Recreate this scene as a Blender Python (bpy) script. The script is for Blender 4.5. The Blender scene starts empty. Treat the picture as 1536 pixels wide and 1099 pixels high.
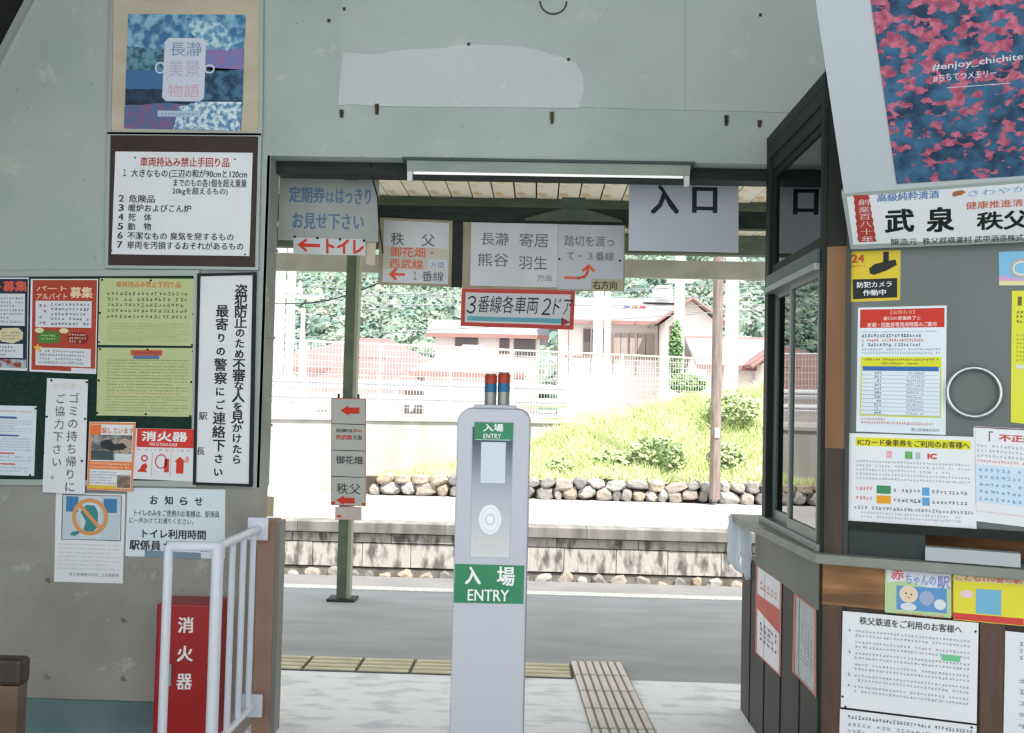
import bpy, bmesh, math, random
from mathutils import Vector, Matrix
random.seed(7)
C = bpy.context.scene.collection
sc = bpy.context.scene
R = math.radians

# ------------------------------------------------------------------ camera
F = 1536 * 35 / 36
CAM = Vector((0, 0, 1.5))
cam_d = bpy.data.cameras.new('camera'); cam_d.lens = 35; cam_d.sensor_width = 36; cam_d.sensor_fit = 'HORIZONTAL'
cam_d.clip_end = 600
cam = bpy.data.objects.new('camera', cam_d); C.objects.link(cam)
MR = Matrix.Rotation(R(1.57), 3, 'Z') @ Matrix.Rotation(R(90 + 2.09), 3, 'X') @ Matrix.Rotation(R(1.35), 3, 'Z')
cam.matrix_world = Matrix.Translation(CAM) @ MR.to_4x4()
sc.camera = cam

# ------------------------------------------------------------------ world, sun, exposure
w = bpy.data.worlds.new('world'); sc.world = w; w.use_nodes = True
bg = w.node_tree.nodes['Background']; bg.inputs[0].default_value = (0.95, 0.98, 1.0, 1); bg.inputs[1].default_value = 1.05
sd = bpy.data.lights.new('sun', 'SUN'); sd.energy = 4.8; sd.angle = R(1.2); sd.color = (1, .965, .90)
sun = bpy.data.objects.new('sun', sd); C.objects.link(sun)
sun.rotation_euler = Vector((-.40, .50, -1.0)).to_track_quat('-Z', 'Y').to_euler()
sun.location = (0, 0, 30)
sc.view_settings.view_transform = 'Standard'; sc.view_settings.look = 'None'
sc.view_settings.gamma = 1; sc.view_settings.use_curve_mapping = False
sc.view_settings.exposure = 0.93

# ------------------------------------------------------------------ helpers
def lin(c):
    c /= 255
    return c / 12.92 if c <= .04045 else ((c + .055) / 1.055) ** 2.4
def col(r, g, b, k=1.0): return (min(1, lin(r) / k), min(1, lin(g) / k), min(1, lin(b) / k), 1)

_m = {}
def mat(name, c1, c2=None, scale=8, rough=.6, bump=0, metal=0, spec=.4, detail=4, bscale=None, c3=None, thr=(.35, .65), stretch=None, emit=0, coat=0):
    if name in _m: return _m[name]
    m = bpy.data.materials.new(name); m.use_nodes = True; nt = m.node_tree; b = nt.nodes['Principled BSDF']
    b.inputs['Roughness'].default_value = rough; b.inputs['Metallic'].default_value = metal
    b.inputs['Specular IOR Level'].default_value = spec
    b.inputs['Base Color'].default_value = c1
    if coat: b.inputs['Coat Weight'].default_value = coat
    if emit:
        b.inputs['Emission Color'].default_value = c1; b.inputs['Emission Strength'].default_value = emit
    if c2 or bump:
        tc = nt.nodes.new('ShaderNodeTexCoord'); mp = nt.nodes.new('ShaderNodeMapping')
        nt.links.new(tc.outputs['Object'], mp.inputs[0])
        if stretch: mp.inputs['Scale'].default_value = stretch
    if c2:
        n = nt.nodes.new('ShaderNodeTexNoise'); n.inputs['Scale'].default_value = scale; n.inputs['Detail'].default_value = detail
        nt.links.new(mp.outputs[0], n.inputs['Vector'])
        rp = nt.nodes.new('ShaderNodeValToRGB'); nt.links.new(n.outputs['Fac'], rp.inputs[0])
        rp.color_ramp.elements[0].position = thr[0]; rp.color_ramp.elements[0].color = c1
        rp.color_ramp.elements[1].position = thr[1]; rp.color_ramp.elements[1].color = c2
        if c3:
            e = rp.color_ramp.elements.new(min(.98, thr[1] + .08)); e.color = c3
        nt.links.new(rp.outputs[0], b.inputs['Base Color'])
    if bump:
        n2 = nt.nodes.new('ShaderNodeTexNoise'); n2.inputs['Scale'].default_value = bscale or scale * 4; n2.inputs['Detail'].default_value = 5
        nt.links.new(mp.outputs[0], n2.inputs['Vector'])
        bp = nt.nodes.new('ShaderNodeBump'); bp.inputs['Strength'].default_value = bump; bp.inputs['Distance'].default_value = .02
        nt.links.new(n2.outputs['Fac'], bp.inputs['Height']); nt.links.new(bp.outputs[0], b.inputs['Normal'])
    _m[name] = m
    return m
KI = .75
def ink(r, g, b, k=KI):
    return mat('ink_%d_%d_%d' % (r, g, b), col(r, g, b, k), rough=.55, spec=.3)

def tag(o, label=None, cat=None, group=None, kind=None):
    if label: o['label'] = label
    if cat: o['category'] = cat
    if group: o['group'] = group
    if kind: o['kind'] = kind
    return o
def link(name, me, parent=None, m=None):
    o = bpy.data.objects.new(name, me); C.objects.link(o)
    if parent is not None: o.parent = parent
    if m is not None: me.materials.append(m)
    return o
def empty(name, loc=(0, 0, 0)):
    o = bpy.data.objects.new(name, None); C.objects.link(o); o.empty_display_size = .1
    o.location = loc
    return o
class MB:
    """collects primitives in world coordinates"""
    def __init__(s): s.v = []; s.f = []; s.sm = []
    def add(s, vs, fs, smooth=False):
        n = len(s.v); s.v += [tuple(v) for v in vs]
        for f in fs: s.f.append([n + i for i in f]); s.sm.append(smooth)
        return s
    def box(s, x0, x1, y0, y1, z0, z1):
        x0, x1 = min(x0, x1), max(x0, x1); y0, y1 = min(y0, y1), max(y0, y1); z0, z1 = min(z0, z1), max(z0, z1)
        return s.add([(x0, y0, z0), (x1, y0, z0), (x1, y1, z0), (x0, y1, z0), (x0, y0, z1), (x1, y0, z1), (x1, y1, z1), (x0, y1, z1)],
                     [(0, 3, 2, 1), (4, 5, 6, 7), (0, 1, 5, 4), (1, 2, 6, 5), (2, 3, 7, 6), (3, 0, 4, 7)])
    def prism(s, front, back):
        n = len(front)
        return s.add(list(front) + list(back), [tuple(range(n)), tuple(reversed(range(n, 2 * n)))] + [(i, i + n, (i + 1) % n + n, (i + 1) % n) for i in range(n)])
    def tube(s, pts, r, n=10, cap=True):
        pts = [Vector(p) for p in pts]; rings = []
        up = None
        for i, p in enumerate(pts):
            d = (pts[min(i + 1, len(pts) - 1)] - pts[max(i - 1, 0)]).normalized()
            if up is None:
                up = Vector((0, 0, 1)) if abs(d.z) < .9 else Vector((1, 0, 0))
            a = d.cross(up).normalized(); b = a.cross(d).normalized(); up = b
            rr = r[i] if isinstance(r, (list, tuple)) else r
            rings.append([p + a * rr * math.cos(t * 2 * math.pi / n) + b * rr * math.sin(t * 2 * math.pi / n) for t in range(n)])
        vs = [v for q in rings for v in q]; fs = []
        for i in range(len(pts) - 1):
            for t in range(n): fs.append((i * n + t, (i + 1) * n + t, (i + 1) * n + (t + 1) % n, i * n + (t + 1) % n))
        s.add(vs, fs, True)
        if cap:
            s.add(rings[0], [tuple(range(n))]); s.add(rings[-1], [tuple(reversed(range(n)))])
        return s
    def lathe(s, c, prof, n=24, axis=None):
        """prof: (r, h) list along +Z from c"""
        c = Vector(c); vs = []; fs = []
        for r, h in prof:
            for t in range(n): vs.append(c + Vector((r * math.cos(t * 2 * math.pi / n), r * math.sin(t * 2 * math.pi / n), h)))
        for i in range(len(prof) - 1):
            for t in range(n): fs.append((i * n + t, i * n + (t + 1) % n, (i + 1) * n + (t + 1) % n, (i + 1) * n + t))
        s.add(vs, fs, True)
        s.add(vs[:n], [tuple(reversed(range(n)))]); s.add(vs[-n:], [tuple(range(n))])
        return s
    def build(s, name, m=None, parent=None, bevel=0, flip=False):
        me = bpy.data.meshes.new(name); me.from_pydata(s.v, [], s.f)
        me.polygons.foreach_set('use_smooth', s.sm); me.update()
        o = link(name, me, parent, m)
        bm = bmesh.new(); bm.from_mesh(me); bmesh.ops.remove_doubles(bm, verts=bm.verts, dist=1e-6) if not any(s.sm) else None
        bmesh.ops.recalc_face_normals(bm, faces=bm.faces); bm.to_mesh(me); bm.free()
        if bevel:
            md = o.modifiers.new('bevel', 'BEVEL'); md.width = bevel; md.segments = 2; md.limit_method = 'ANGLE'
        return o

# planes: (point, unit normal facing the camera)
PW = (Vector((0, 4.6, 0)), Vector((0, -1, 0)))
def PY(y): return (Vector((0, y, 0)), Vector((0, -1, 0)))
PS = (Vector((1.03, 0, 0)), Vector((-1, 0, 0)))
DF = Vector((math.sin(R(68.5)), -math.cos(R(68.5)), 0))      # booth front runs this way
NF = Vector((-math.cos(R(68.5)), -math.sin(R(68.5)), 0))
PF = (Vector((1.03, 3.66, 0)), NF)
def PZ(z): return (Vector((0, 0, z)), Vector((0, 0, 1)))
def hit(u, v, plane, off=0.0):
    d = MR @ Vector(((u - 768) / F, -(v - 549.5) / F, -1))
    p0 = plane[0] + plane[1] * off
    t = (p0 - CAM).dot(plane[1]) / d.dot(plane[1])
    return CAM + d * t
def slab(mb, poly, plane, off, thick):
    """solid whose front face covers the pixel polygon on the plane at off+thick, extruded back along the normal"""
    fr = [hit(u, v, plane, off + thick) for u, v in poly]
    bk = [p - plane[1] * thick for p in fr]
    return mb.prism(fr, bk)

# ------------------------------------------------------------------ text
_tx = {}
def glyphs(s, bold=0.0, res=2):
    k = (s, bold)
    if k in _tx: return _tx[k]
    cu = bpy.data.curves.new('lettering', 'FONT'); cu.body = s; cu.size = 1; cu.resolution_u = res
    o = bpy.data.objects.new('lettering', cu); C.objects.link(o)
    dg = bpy.context.evaluated_depsgraph_get(); dg.update()
    e = o.evaluated_get(dg); me = e.to_mesh()
    vs = [(v.co.x, v.co.y) for v in me.vertices]; fs = [tuple(p.vertices) for p in me.polygons]
    e.to_mesh_clear(); bpy.data.objects.remove(o); bpy.data.curves.remove(cu)
    _tx[k] = (vs, fs)
    return _tx[k]

def thing_pos(o):
    """put a world-coordinate mesh's origin at its own base centre"""
    me = o.data
    xs = [v.co for v in me.vertices]
    c = Vector((sum(v.x for v in xs) / len(xs), sum(v.y for v in xs) / len(xs), min(v.z for v in xs)))
    me.transform(Matrix.Translation(-c)); o.location = c
    return o

class Sheet:
    """flat printed thing: corners TL,TR,BR,BL in photo pixels laid on a real plane; print = thin geometry in its own coordinates"""
    def __init__(s, name, label, cat, quad, plane, off, m, thick=.003, group=None, parent=None, ref=None):
        s.q = quad; s.plane = plane; s.front = off + thick; s.items = {}; s.tc = 0
        mb = MB(); slab(mb, quad, plane, off, thick)
        s.o = mb.build(name, m, parent)
        if parent is None:
            thing_pos(s.o); tag(s.o, label, cat, group)
        elif label: tag(s.o, label)
        if ref: s.ref = ref
        else:
            (a, b, c, d) = quad
            s.ref = ((a[0] + d[0]) / 2, (a[1] + b[1]) / 2, (b[0] + c[0]) / 2, (c[1] + d[1]) / 2)
    def W(s, x, y, lay):
        x0, y0, x1, y1 = s.ref
        a, b, c, d = s.q
        p = (x - x0) / (x1 - x0); t = (y - y0) / (y1 - y0)
        u = (a[0] * (1 - p) + b[0] * p) * (1 - t) + (d[0] * (1 - p) + c[0] * p) * t
        v = (a[1] * (1 - p) + b[1] * p) * (1 - t) + (d[1] * (1 - p) + c[1] * p) * t
        return hit(u, v, s.plane, s.front + .0007 * lay)
    def add(s, name, m, vs, fs, lay):
        k = (name, m.name) if name != 'lettering' else (name, m.name + str(s.tc))
        mb = s.items.setdefault(k, (MB(), m))[0]
        mb.add([s.W(x, y, lay) for x, y in vs], fs)
    def glyph(s, name, m, vs, fs, lay, bx=0.0, by=0.0):
        """lettering; weight comes from copies shifted by bx, by and stacked by a hair"""
        s.tc += 1
        if bx == 0 and by == 0: return s.add(name, m, vs, fs, lay)
        t_ = s.tc
        for i, (dx, dy) in enumerate(((-1, -.6), (1, -.6), (-1, .6), (1, .6))):
            s.add(name, m, [(x + dx * bx, y + dy * by) for x, y in vs], fs, lay + .12 * i)
    def rect(s, x0, y0, x1, y1, m, lay=1, name='printed_panel'):
        s.add(name, m, [(x0, y0), (x1, y0), (x1, y1), (x0, y1)], [(0, 3, 2, 1)], lay)
    def poly(s, pts, m, lay=1, name='printed_panel'):
        s.add(name, m, pts, [tuple(range(len(pts)))], lay)
    def ell(s, cx, cy, rx, ry, m, lay=1, name='printed_panel', n=20):
        s.poly([(cx + rx * math.cos(t * 2 * math.pi / n), cy + ry * math.sin(t * 2 * math.pi / n)) for t in range(n)], m, lay, name)
    def ring(s, cx, cy, rx, ry, wd, m, lay=1, name='printed_ring', n=28):
        vs = []
        for t in range(n):
            a = t * 2 * math.pi / n
            vs += [(cx + rx * math.cos(a), cy + ry * math.sin(a)), (cx + (rx - wd) * math.cos(a), cy + (ry - wd) * math.sin(a))]
        s.add(name, m, vs, [(2 * t, 2 * t + 1, (2 * t + 3) % (2 * n), (2 * t + 2) % (2 * n)) for t in range(n)], lay)
    def border(s, x0, y0, x1, y1, w_, m, lay=1, name='printed_border'):
        s.rect(x0, y0, x1, y0 + w_, m, lay, name); s.rect(x0, y1 - w_, x1, y1, m, lay, name)
        s.rect(x0, y0 + w_, x0 + w_, y1 - w_, m, lay, name); s.rect(x1 - w_, y0 + w_, x1, y1 - w_, m, lay, name)
    def text(s, t, x0, y0, x1, y1, m, bold=0.0, lay=2, name='lettering', skew=0, dy=0):
        vs, fs = glyphs(t, bold)
        if not vs: return
        a = min(v[0] for v in vs); b = max(v[0] for v in vs); c = min(v[1] for v in vs); d = max(v[1] for v in vs)
        e = (x1 - x0) / (b - a); q = bold * e * .8
        s.glyph(name, m, [(x0 + q + (x - a) / (b - a) * (x1 - x0 - 2 * q) + skew * (y - c) / max(d - c, .01) , y1 - q * .6 - (y - c) / max(d - c, .01) * (y1 - y0 - 1.2 * q) + dy * (x - a) / (b - a)) for x, y in vs], fs, lay, q, q)
    def vtext(s, t, xc, y0, y1, size, m, bold=0.0, lay=2, name='lettering', drift=0, jitter=0, vary=0):
        n = len(t); st = (y1 - y0 - size) / max(1, n - 1)
        for i, ch in enumerate(t):
            if ch == ' ': continue
            vs, fs = glyphs(ch, bold)
            kana = '\u3040' <= ch <= '\u30ff'
            z = size * (vary if (vary and kana) else 1)
            cx = xc + drift * i + random.uniform(-jitter, jitter); cy = y0 + size / 2 + st * i
            s.glyph(name, m, [(cx + (x - .5) * z, cy - (y - .38) * z) for x, y in vs], fs, lay, bold * size, bold * size)
    def lines(s, x0, y0, x1, y1, n, m, h=.5, lay=2, name='fine_print', ragged=.25, cell=None, fill=.95):
        p = (y1 - y0) / n
        for i in range(n):
            y = y0 + p * (i + .5 - h / 2); cw = cell or p * .75
            xe = x1 - (x1 - x0) * random.uniform(0, ragged) if i % 3 == 2 else x1
            x = x0
            while x < xe - cw * .5:
                if random.random() < fill:
                    hh = p * h * random.uniform(.8, 1.15); yy = y + (p * h - hh) / 2; ww = min(cw * random.uniform(.6, .88), xe - x)
                    tk = hh * .2
                    for q in random.sample((0, .4, .8), 2): s.rect(x + random.uniform(0, .15) * ww, yy + hh * q, x + ww * random.uniform(.8, 1), yy + hh * q + tk, m, lay, name)
                    xv = x + ww * random.uniform(.15, .7); s.rect(xv, yy, xv + ww * .2, yy + hh, m, lay + .3, name)
                    if random.random() < .6: xv = x + ww * random.uniform(.0, .75); s.rect(xv, yy + hh * .4, xv + ww * .18, yy + hh, m, lay + .5, name)
                x += cw
    def pins(s, pts, m=None, r=1.6):
        m = m or M_pin
        for (x, y) in pts:
            c = s.W(x, y, 0); nrm = s.plane[1]; rr = r * (c - CAM).length / F
            mb = MB(); t1 = nrm.orthogonal().normalized(); t2 = nrm.cross(t1)
            n = 8; rings = [(rr, 0), (rr * .95, rr * .5), (rr * .5, rr * .9)]
            vs = [c + (t1 * math.cos(k * 2 * math.pi / n) + t2 * math.sin(k * 2 * math.pi / n)) * q + nrm * h for q, h in rings for k in range(n)]
            fs = [(i * n + k, i * n + (k + 1) % n, (i + 1) * n + (k + 1) % n, (i + 1) * n + k) for i in range(2) for k in range(n)] + [tuple(range(2 * n, 3 * n))]
            mb.add(vs, fs, True); s.child(mb.build('thumbtack', m))
    def child(s, o):
        o.parent = s.o; o.matrix_parent_inverse = Matrix.Translation(-s.o.location)
    def done(s):
        for (nm, mn), (mb, m) in s.items.items():
            me = bpy.data.meshes.new(nm); me.from_pydata(mb.v, [], mb.f); me.update()
            o = link(nm, me, None, m); s.child(o) if s.o.parent is None else setattr(o, 'parent', s.o)
            if nm in ('fine_print', 'table_rule', 'divider', 'diagram', 'small_mark') or (nm == 'lettering' and len(mb.v) > 300): o['kind'] = 'stuff'
            # make faces look along the plane normal
            bm = bmesh.new(); bm.from_mesh(me)
            for f in bm.faces:
                f.normal_update()
                if f.normal.dot(s.plane[1]) < 0: f.normal_flip()
            bm.to_mesh(me); bm.free()
        return s.o

def barframe(quad, wpx, plane, off, thick, m, name='frame'):
    a, b, c, d = [Vector(p) for p in quad]
    def ins(p, q, r):  # inset corner p, neighbours q r
        return p + (q - p).normalized() * wpx + (r - p).normalized() * wpx
    i = [ins(a, b, d), ins(b, a, c), ins(c, b, d), ins(d, a, c)]
    o = [a, b, c, d]; mb = MB()
    for k in range(4):
        k2 = (k + 1) % 4
        slab(mb, [tuple(o[k]), tuple(o[k2]), tuple(i[k2]), tuple(i[k])], plane, off, thick)
    return mb.build(name, m)

# ------------------------------------------------------------------ materials
def wall_mat(name, base, alt, spot, patch, k=KI):
    m = bpy.data.materials.new(name); m.use_nodes = True; nt = m.node_tree; b = nt.nodes['Principled BSDF']
    b.inputs['Roughness'].default_value = .85; b.inputs['Specular IOR Level'].default_value = .2
    tc = nt.nodes.new('ShaderNodeTexCoord')
    def noise(sc_, det, rough=.6):
        n = nt.nodes.new('ShaderNodeTexNoise'); n.inputs['Scale'].default_value = sc_; n.inputs['Detail'].default_value = det
        n.inputs['Roughness'].default_value = rough
        nt.links.new(tc.outputs['Object'], n.inputs['Vector']); return n
    def ramp(n, p0, p1):
        r = nt.nodes.new('ShaderNodeMapRange'); r.inputs[1].default_value = p0; r.inputs[2].default_value = p1
        nt.links.new(n.outputs['Fac'], r.inputs[0]); return r
    def mix(fac, a, bcol):
        x = nt.nodes.new('ShaderNodeMix'); x.data_type = 'RGBA'
        nt.links.new(fac.outputs[0], x.inputs[0])
        if hasattr(a, 'outputs'): nt.links.new(a.outputs[2], x.inputs[6])
        else: x.inputs[6].default_value = a
        x.inputs[7].default_value = bcol; return x
    c = mix(ramp(noise(1.7, 5), .35, .65), col(*base, k), col(*alt, k))
    c = mix(ramp(noise(6.5, 7, .7), .60, .66), c, col(*patch, k))
    c = mix(ramp(noise(19, 7, .8), .625, .70), c, col(*spot, k))
    nt.links.new(c.outputs[2], b.inputs['Base Color'])
    n = noise(55, 6, .7); bp = nt.nodes.new('ShaderNodeBump'); bp.inputs['Strength'].default_value = .35; bp.inputs['Distance'].default_value = .01
    nt.links.new(n.outputs['Fac'], bp.inputs['Height']); nt.links.new(bp.outputs[0], b.inputs['Normal'])
    return m
M_wall = wall_mat('painted_plaster', (156, 165, 161), (168, 174, 171), (118, 122, 112), (178, 181, 173))
M_wallp = wall_mat('painted_panel', (164, 170, 169), (171, 177, 175), (146, 151, 147), (176, 181, 178))
M_patch = wall_mat('fresh_plaster', (182, 185, 186), (189, 191, 194), (172, 177, 175), (193, 195, 195))
M_low = wall_mat('raw_concrete', (132, 129, 122), (146, 145, 140), (112, 103, 92), (156, 155, 150), .70)
M_jamb = wall_mat('rough_concrete_jamb', (128, 133, 124), (150, 153, 146), (86, 88, 80), (170, 170, 160))
M_teal = mat('teal_paint', col(72, 96, 98, KI), col(88, 108, 108, KI), 6, .6, .2)
M_dark = mat('dark_timber', col(34, 42, 38), col(48, 56, 50), 5, .7, .2, stretch=(1, 8, 8))
M_green = mat('grey_green_paint', col(76, 90, 76), col(94, 104, 88), 7, .6, .3, stretch=(1, 4, 4))
M_post = mat('post_grey_green_paint', col(86, 98, 84), col(106, 116, 98), 9, .5, .3)
M_fascia = mat('weathered_fascia', col(158, 156, 144, .8), col(176, 174, 164, .8), 5, .8, .3)
M_plank = mat('old_canopy_plank', col(206, 200, 182, .75), col(186, 160, 112, .75), 3.6, .8, .2, thr=(.50, .68), stretch=(3, 1.6, 1), c3=col(120, 98, 60, .8))
M_alu = mat('aluminium', col(150, 158, 156, .8), rough=.45, metal=.35)
M_frame = mat('grey_metal_frame', col(158, 166, 162, KI), rough=.5, metal=.15)
M_ply = mat('weathered_plywood', col(190, 178, 160, KI), col(178, 164, 144, KI), 3, .8, .1, stretch=(1, 1, 3))
M_brown = mat('dark_brown_board', col(52, 38, 32, KI), col(60, 45, 38, KI), 10, .6)
M_felt = mat('dark_green_felt', col(20, 42, 36, KI), col(28, 52, 44, KI), 60, .95)
M_paper = mat('white_paper', col(212, 213, 217, KI), col(220, 220, 224, KI), 3, .75, spec=.3)
M_paper2 = mat('cool_white_paper', col(205, 213, 221, KI), col(212, 220, 227, KI), 3, .7)
M_pin = mat('tack', col(40, 44, 50), rough=.3, metal=.3)
M_metal = mat('brushed_steel', col(190, 195, 198), rough=.25, metal=.9)
M_black = mat('black', col(22, 24, 26), rough=.6)
M_white = mat('white_enamel', col(225, 228, 232), rough=.35)
M_wood = mat('warm_plywood', col(128, 92, 64, KI), col(112, 78, 54, KI), 3, .65, .1, stretch=(2, 2, .6))
M_wood2 = mat('orange_wood_grain', col(152, 108, 68, KI), col(100, 70, 46, KI), 4, .6, .15, stretch=(1, 1, 6))
M_darkw = mat('dark_wood', col(66, 54, 46, KI), col(52, 42, 36, KI), 4, .55, .15, stretch=(3, 3, .7))
M_fr_dark = mat('dark_window_frame', col(36, 46, 42, 1.8), col(46, 56, 50, 1.8), 9, .55, .1, spec=.25)
def glass_mat(name, ior=1.8, tint=(.75, .82, .8, 1)):
    m = bpy.data.materials.new(name); m.use_nodes = True; nt = m.node_tree; nt.nodes.remove(nt.nodes['Principled BSDF'])
    out = nt.nodes['Material Output']; t = nt.nodes.new('ShaderNodeBsdfTransparent'); t.inputs[0].default_value = tint
    g = nt.nodes.new('ShaderNodeBsdfGlossy'); g.inputs['Roughness'].default_value = 0.0
    fr = nt.nodes.new('ShaderNodeFresnel'); fr.inputs[0].default_value = ior; mx = nt.nodes.new('ShaderNodeMixShader')
    nt.links.new(fr.outputs[0], mx.inputs[0]); nt.links.new(t.outputs[0], mx.inputs[1]); nt.links.new(g.outputs[0], mx.inputs[2])
    nt.links.new(mx.outputs[0], out.inputs[0]); return m
M_glass = glass_mat('window_glass', 2.5)

# ================================================================== SETTING
ZF = -.12
XL, XR = -1.285, 1.12       # opening
def struct(o, label=None):
    tag(o, label, None, None, 'structure'); return o
wf = struct(MB().box(-3.4, XL, 4.6, 4.75, 1.08, 4.3).box(XL, XR, 4.6, 4.75, 2.632, 4.3).box(XR, 3.9, 4.6, 4.75, ZF, 4.3).build('wall_front', M_wall), 'peeling pale grey plaster wall above and beside the ticket gate opening')
struct(MB().box(-3.4, XL, 4.6, 4.75, ZF, 1.08).build('trim_1', M_low), 'bare rough concrete lower part of the left wall')
MB().box(XL - .012, XL + .004, 4.6, 4.755, 1.08, 2.632).build('jamb_facing', M_jamb, wf)
# opening bottom joints on jamb
for z in (1.36, 1.78, 2.2):
    MB().box(XL + .004, XL + .010, 4.598, 4.76, z, z + .012).build('jamb_joint', M_low, wf)
struct(MB().box(-3.4, XL - .1, 4.585, 4.602, ZF, .085).build('baseboard_left', M_teal), 'teal painted band at the foot of the left wall')
struct(MB().box(-3.5, -3.4, -.6, 4.75, ZF, 4.3).build('wall_left', M_wallp))
struct(MB().box(3.9, 4.0, -.6, 4.75, ZF, 4.3).build('wall_right', M_wallp))
M_conc = mat('worn_pale_concrete', col(194, 199, 204, .80), col(222, 224, 227, .80), 5, .8, .15, detail=10, thr=(.36, .50), stretch=(1, 2.4, 1))
M_cfloor = mat('concourse_floor', col(84, 96, 98, .7), col(104, 114, 112, .7), 3, .6, .1)
struct(MB().box(-3.5, 4, -6, 4.5, ZF - .1, ZF).build('floor', M_cfloor), 'concourse floor of the waiting hall')
struct(MB().box(-6, 6, 4.62, 5.52, -.2, 0).box(XL, 1.6, 4.5, 4.62, -.2, 0).build('trim_2', M_conc), 'worn pale concrete threshold slab before the platform')
# ceiling + dark sloping soffit
struct(MB().box(-3.5, 4, -.6, 4.75, 4.3, 4.4).build('ceiling', M_wallp))
a = hit(0, 82, PW); b_ = hit(43, 0, PW)
dz = (b_.z - a.z) / (b_.x - a.x)
def slz(x): return a.z + dz * (x - a.x)
xs0, xs1 = a.x - .35, b_.x + .5
M_soff = mat('black_stained_soffit', col(24, 24, 26), col(34, 32, 32), 6, .8)
mb = MB(); mb.prism([(xs0, 3.0, slz(xs0)), (xs1, 3.0, slz(xs1)), (xs1 - .06, 3.0, slz(xs1) + .03), (xs0 - .06, 3.0, slz(xs0) + .03)],
                    [(xs0, 4.6, slz(xs0)), (xs1, 4.6, slz(xs1)), (xs1 - .06, 4.6, slz(xs1) + .03), (xs0 - .06, 4.6, slz(xs0) + .03)])
struct(mb.build('trim_3', M_soff), 'dark sloping soffit at the upper left corner')
mb = MB(); mb.prism([(xs0 + .025, 4.57, slz(xs0) - .01), (xs1 + .025, 4.57, slz(xs1) - .01), (xs1, 4.57, slz(xs1)), (xs0, 4.57, slz(xs0))],
                    [(xs0 + .025, 4.6, slz(xs0) - .01), (xs1 + .025, 4.6, slz(xs1) - .01), (xs1, 4.6, slz(xs1)), (xs0, 4.6, slz(xs0))])
struct(mb.build('trim_4', M_frame))
# wall panels, patch
p1 = slab(MB(), [(514, -60), (1026, -50), (1027, 165), (880, 161), (507, 157)], PW, 0, .004).build('wall_panel', M_wallp, wf)
p2 = slab(MB(), [(1029, -50), (1330, -40), (1330, 172), (1029, 165)], PW, 0, .004).build('wall_panel', M_wallp, wf)
pp = [(507, 158), (511, 110), (515, 78), (560, 82), (610, 74), (668, 72), (700, 66), (760, 68), (800, 73), (835, 84), (862, 92), (874, 112), (876, 135), (868, 162), (760, 161), (640, 160), (560, 159), (530, 156)]
slab(MB(), pp, PW, .0, .006).build('plaster_patch', M_patch, wf)
M_rust = mat('rust', col(58, 48, 38), col(84, 66, 44), 30, .8); M_rstain = mat('old_rust', col(104, 92, 78, .7), col(120, 108, 94, .7), 30, .9)
for u, v, h in ((512, 170, 11), (565, 163, 15), (828, 176, 17), (1090, 180, 15), (1140, 185, 10)):
    mb = slab(MB(), [(u - 3, v - h / 2), (u + 3, v - h / 2), (u + 2, v + h / 2), (u - 2, v + h / 2)], PW, 0, .012)
    mb.build('rusty_bolt', M_rust, wf)
for u, v in ((516, 13), (1141, 22), (853, 89), (703, 66), (493, 30)):
    slab(MB(), [(u - 2, v - 2), (u + 2, v - 2), (u + 2, v + 2), (u - 2, v + 2)], PW, 0, .01).build('rusty_bolt', M_rust, wf)
pts = [hit(830 + 20 * math.cos(t), 2 - 19 * math.sin(t), PW, .008) for t in [math.pi * (1 + k / 10) for k in range(11)]]
tag(thing_pos(MB().tube(pts, .0035, 6).build('wire_loop', M_rust)), 'thin rusty wire loop hanging on the wall at the top of the picture', 'wire')

# lintel beam
struct(MB().box(XL, XR + .1, 4.70, 4.82, 2.575, 2.66).build('trim_5', M_dark), 'dark timber lintel across the opening')

# ------------------------------------------------------------------ platform
M_asph = mat('asphalt', col(140, 143, 146, .8), col(154, 156, 159, .8), 1.4, .9, .35, bscale=120, stretch=(1, 3, 1))
M_cop = mat('platform_edge_concrete', col(188, 184, 182, 1.1), col(204, 198, 195, 1.1), 3, .9, .2)
M_line = mat('white_line_paint', col(240, 240, 235), col(214, 212, 205), 40, .7)
struct(MB().box(-9, 9, 5.52, 8.12, -.3, -.012).build('platform_floor', M_asph), 'grey asphalt platform surface')
pe = struct(MB().box(-9, 9, 8.12, 8.55, -1.0, -.012).build('platform_edge', M_cop), 'concrete edge of the near platform')
MB().box(-9, 9, 7.93, 8.08, -.012, -.006).build('white_line', M_line, pe)
# tactile strip (parallel to the edge)
M_tac = mat('dirty_yellow_tactile', col(184, 178, 150, .8), col(204, 198, 170, .8), 6, .8, .2)
M_tac2 = mat('pinkish_tactile', col(206, 198, 192, .85), col(218, 210, 205, .85), 6, .8, .2)
strip = struct(empty('tactile_strip', (0, 5.67, 0)), 'row of dirty yellow ridged tactile tiles along the platform')
x_end = hit(857, 1000, PZ(0)).x
def tile_mesh(nb, s=.3, along='x'):
    mb = MB()
    for k in range(nb):
        c = s * (k + .5) / nb; w_ = s / nb * .37
        if along == 'x': mb.prism([(.01, c - w_, .006), (s - .01, c - w_, .006), (s - .01, c + w_, .006), (.01, c + w_, .006)][::-1], [(.015, c - w_ * .6, .012), (s - .015, c - w_ * .6, .012), (s - .015, c + w_ * .6, .012), (.015, c + w_ * .6, .012)][::-1])
        else: mb.prism([(c - w_, .01, .006), (c + w_, .01, .006), (c + w_, s - .01, .006), (c - w_, s - .01, .006)][::-1], [(c - w_ * .6, .015, .012), (c + w_ * .6, .015, .012), (c + w_ * .6, s - .015, .012), (c - w_ * .6, s - .015, .012)][::-1])
    return mb
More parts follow.
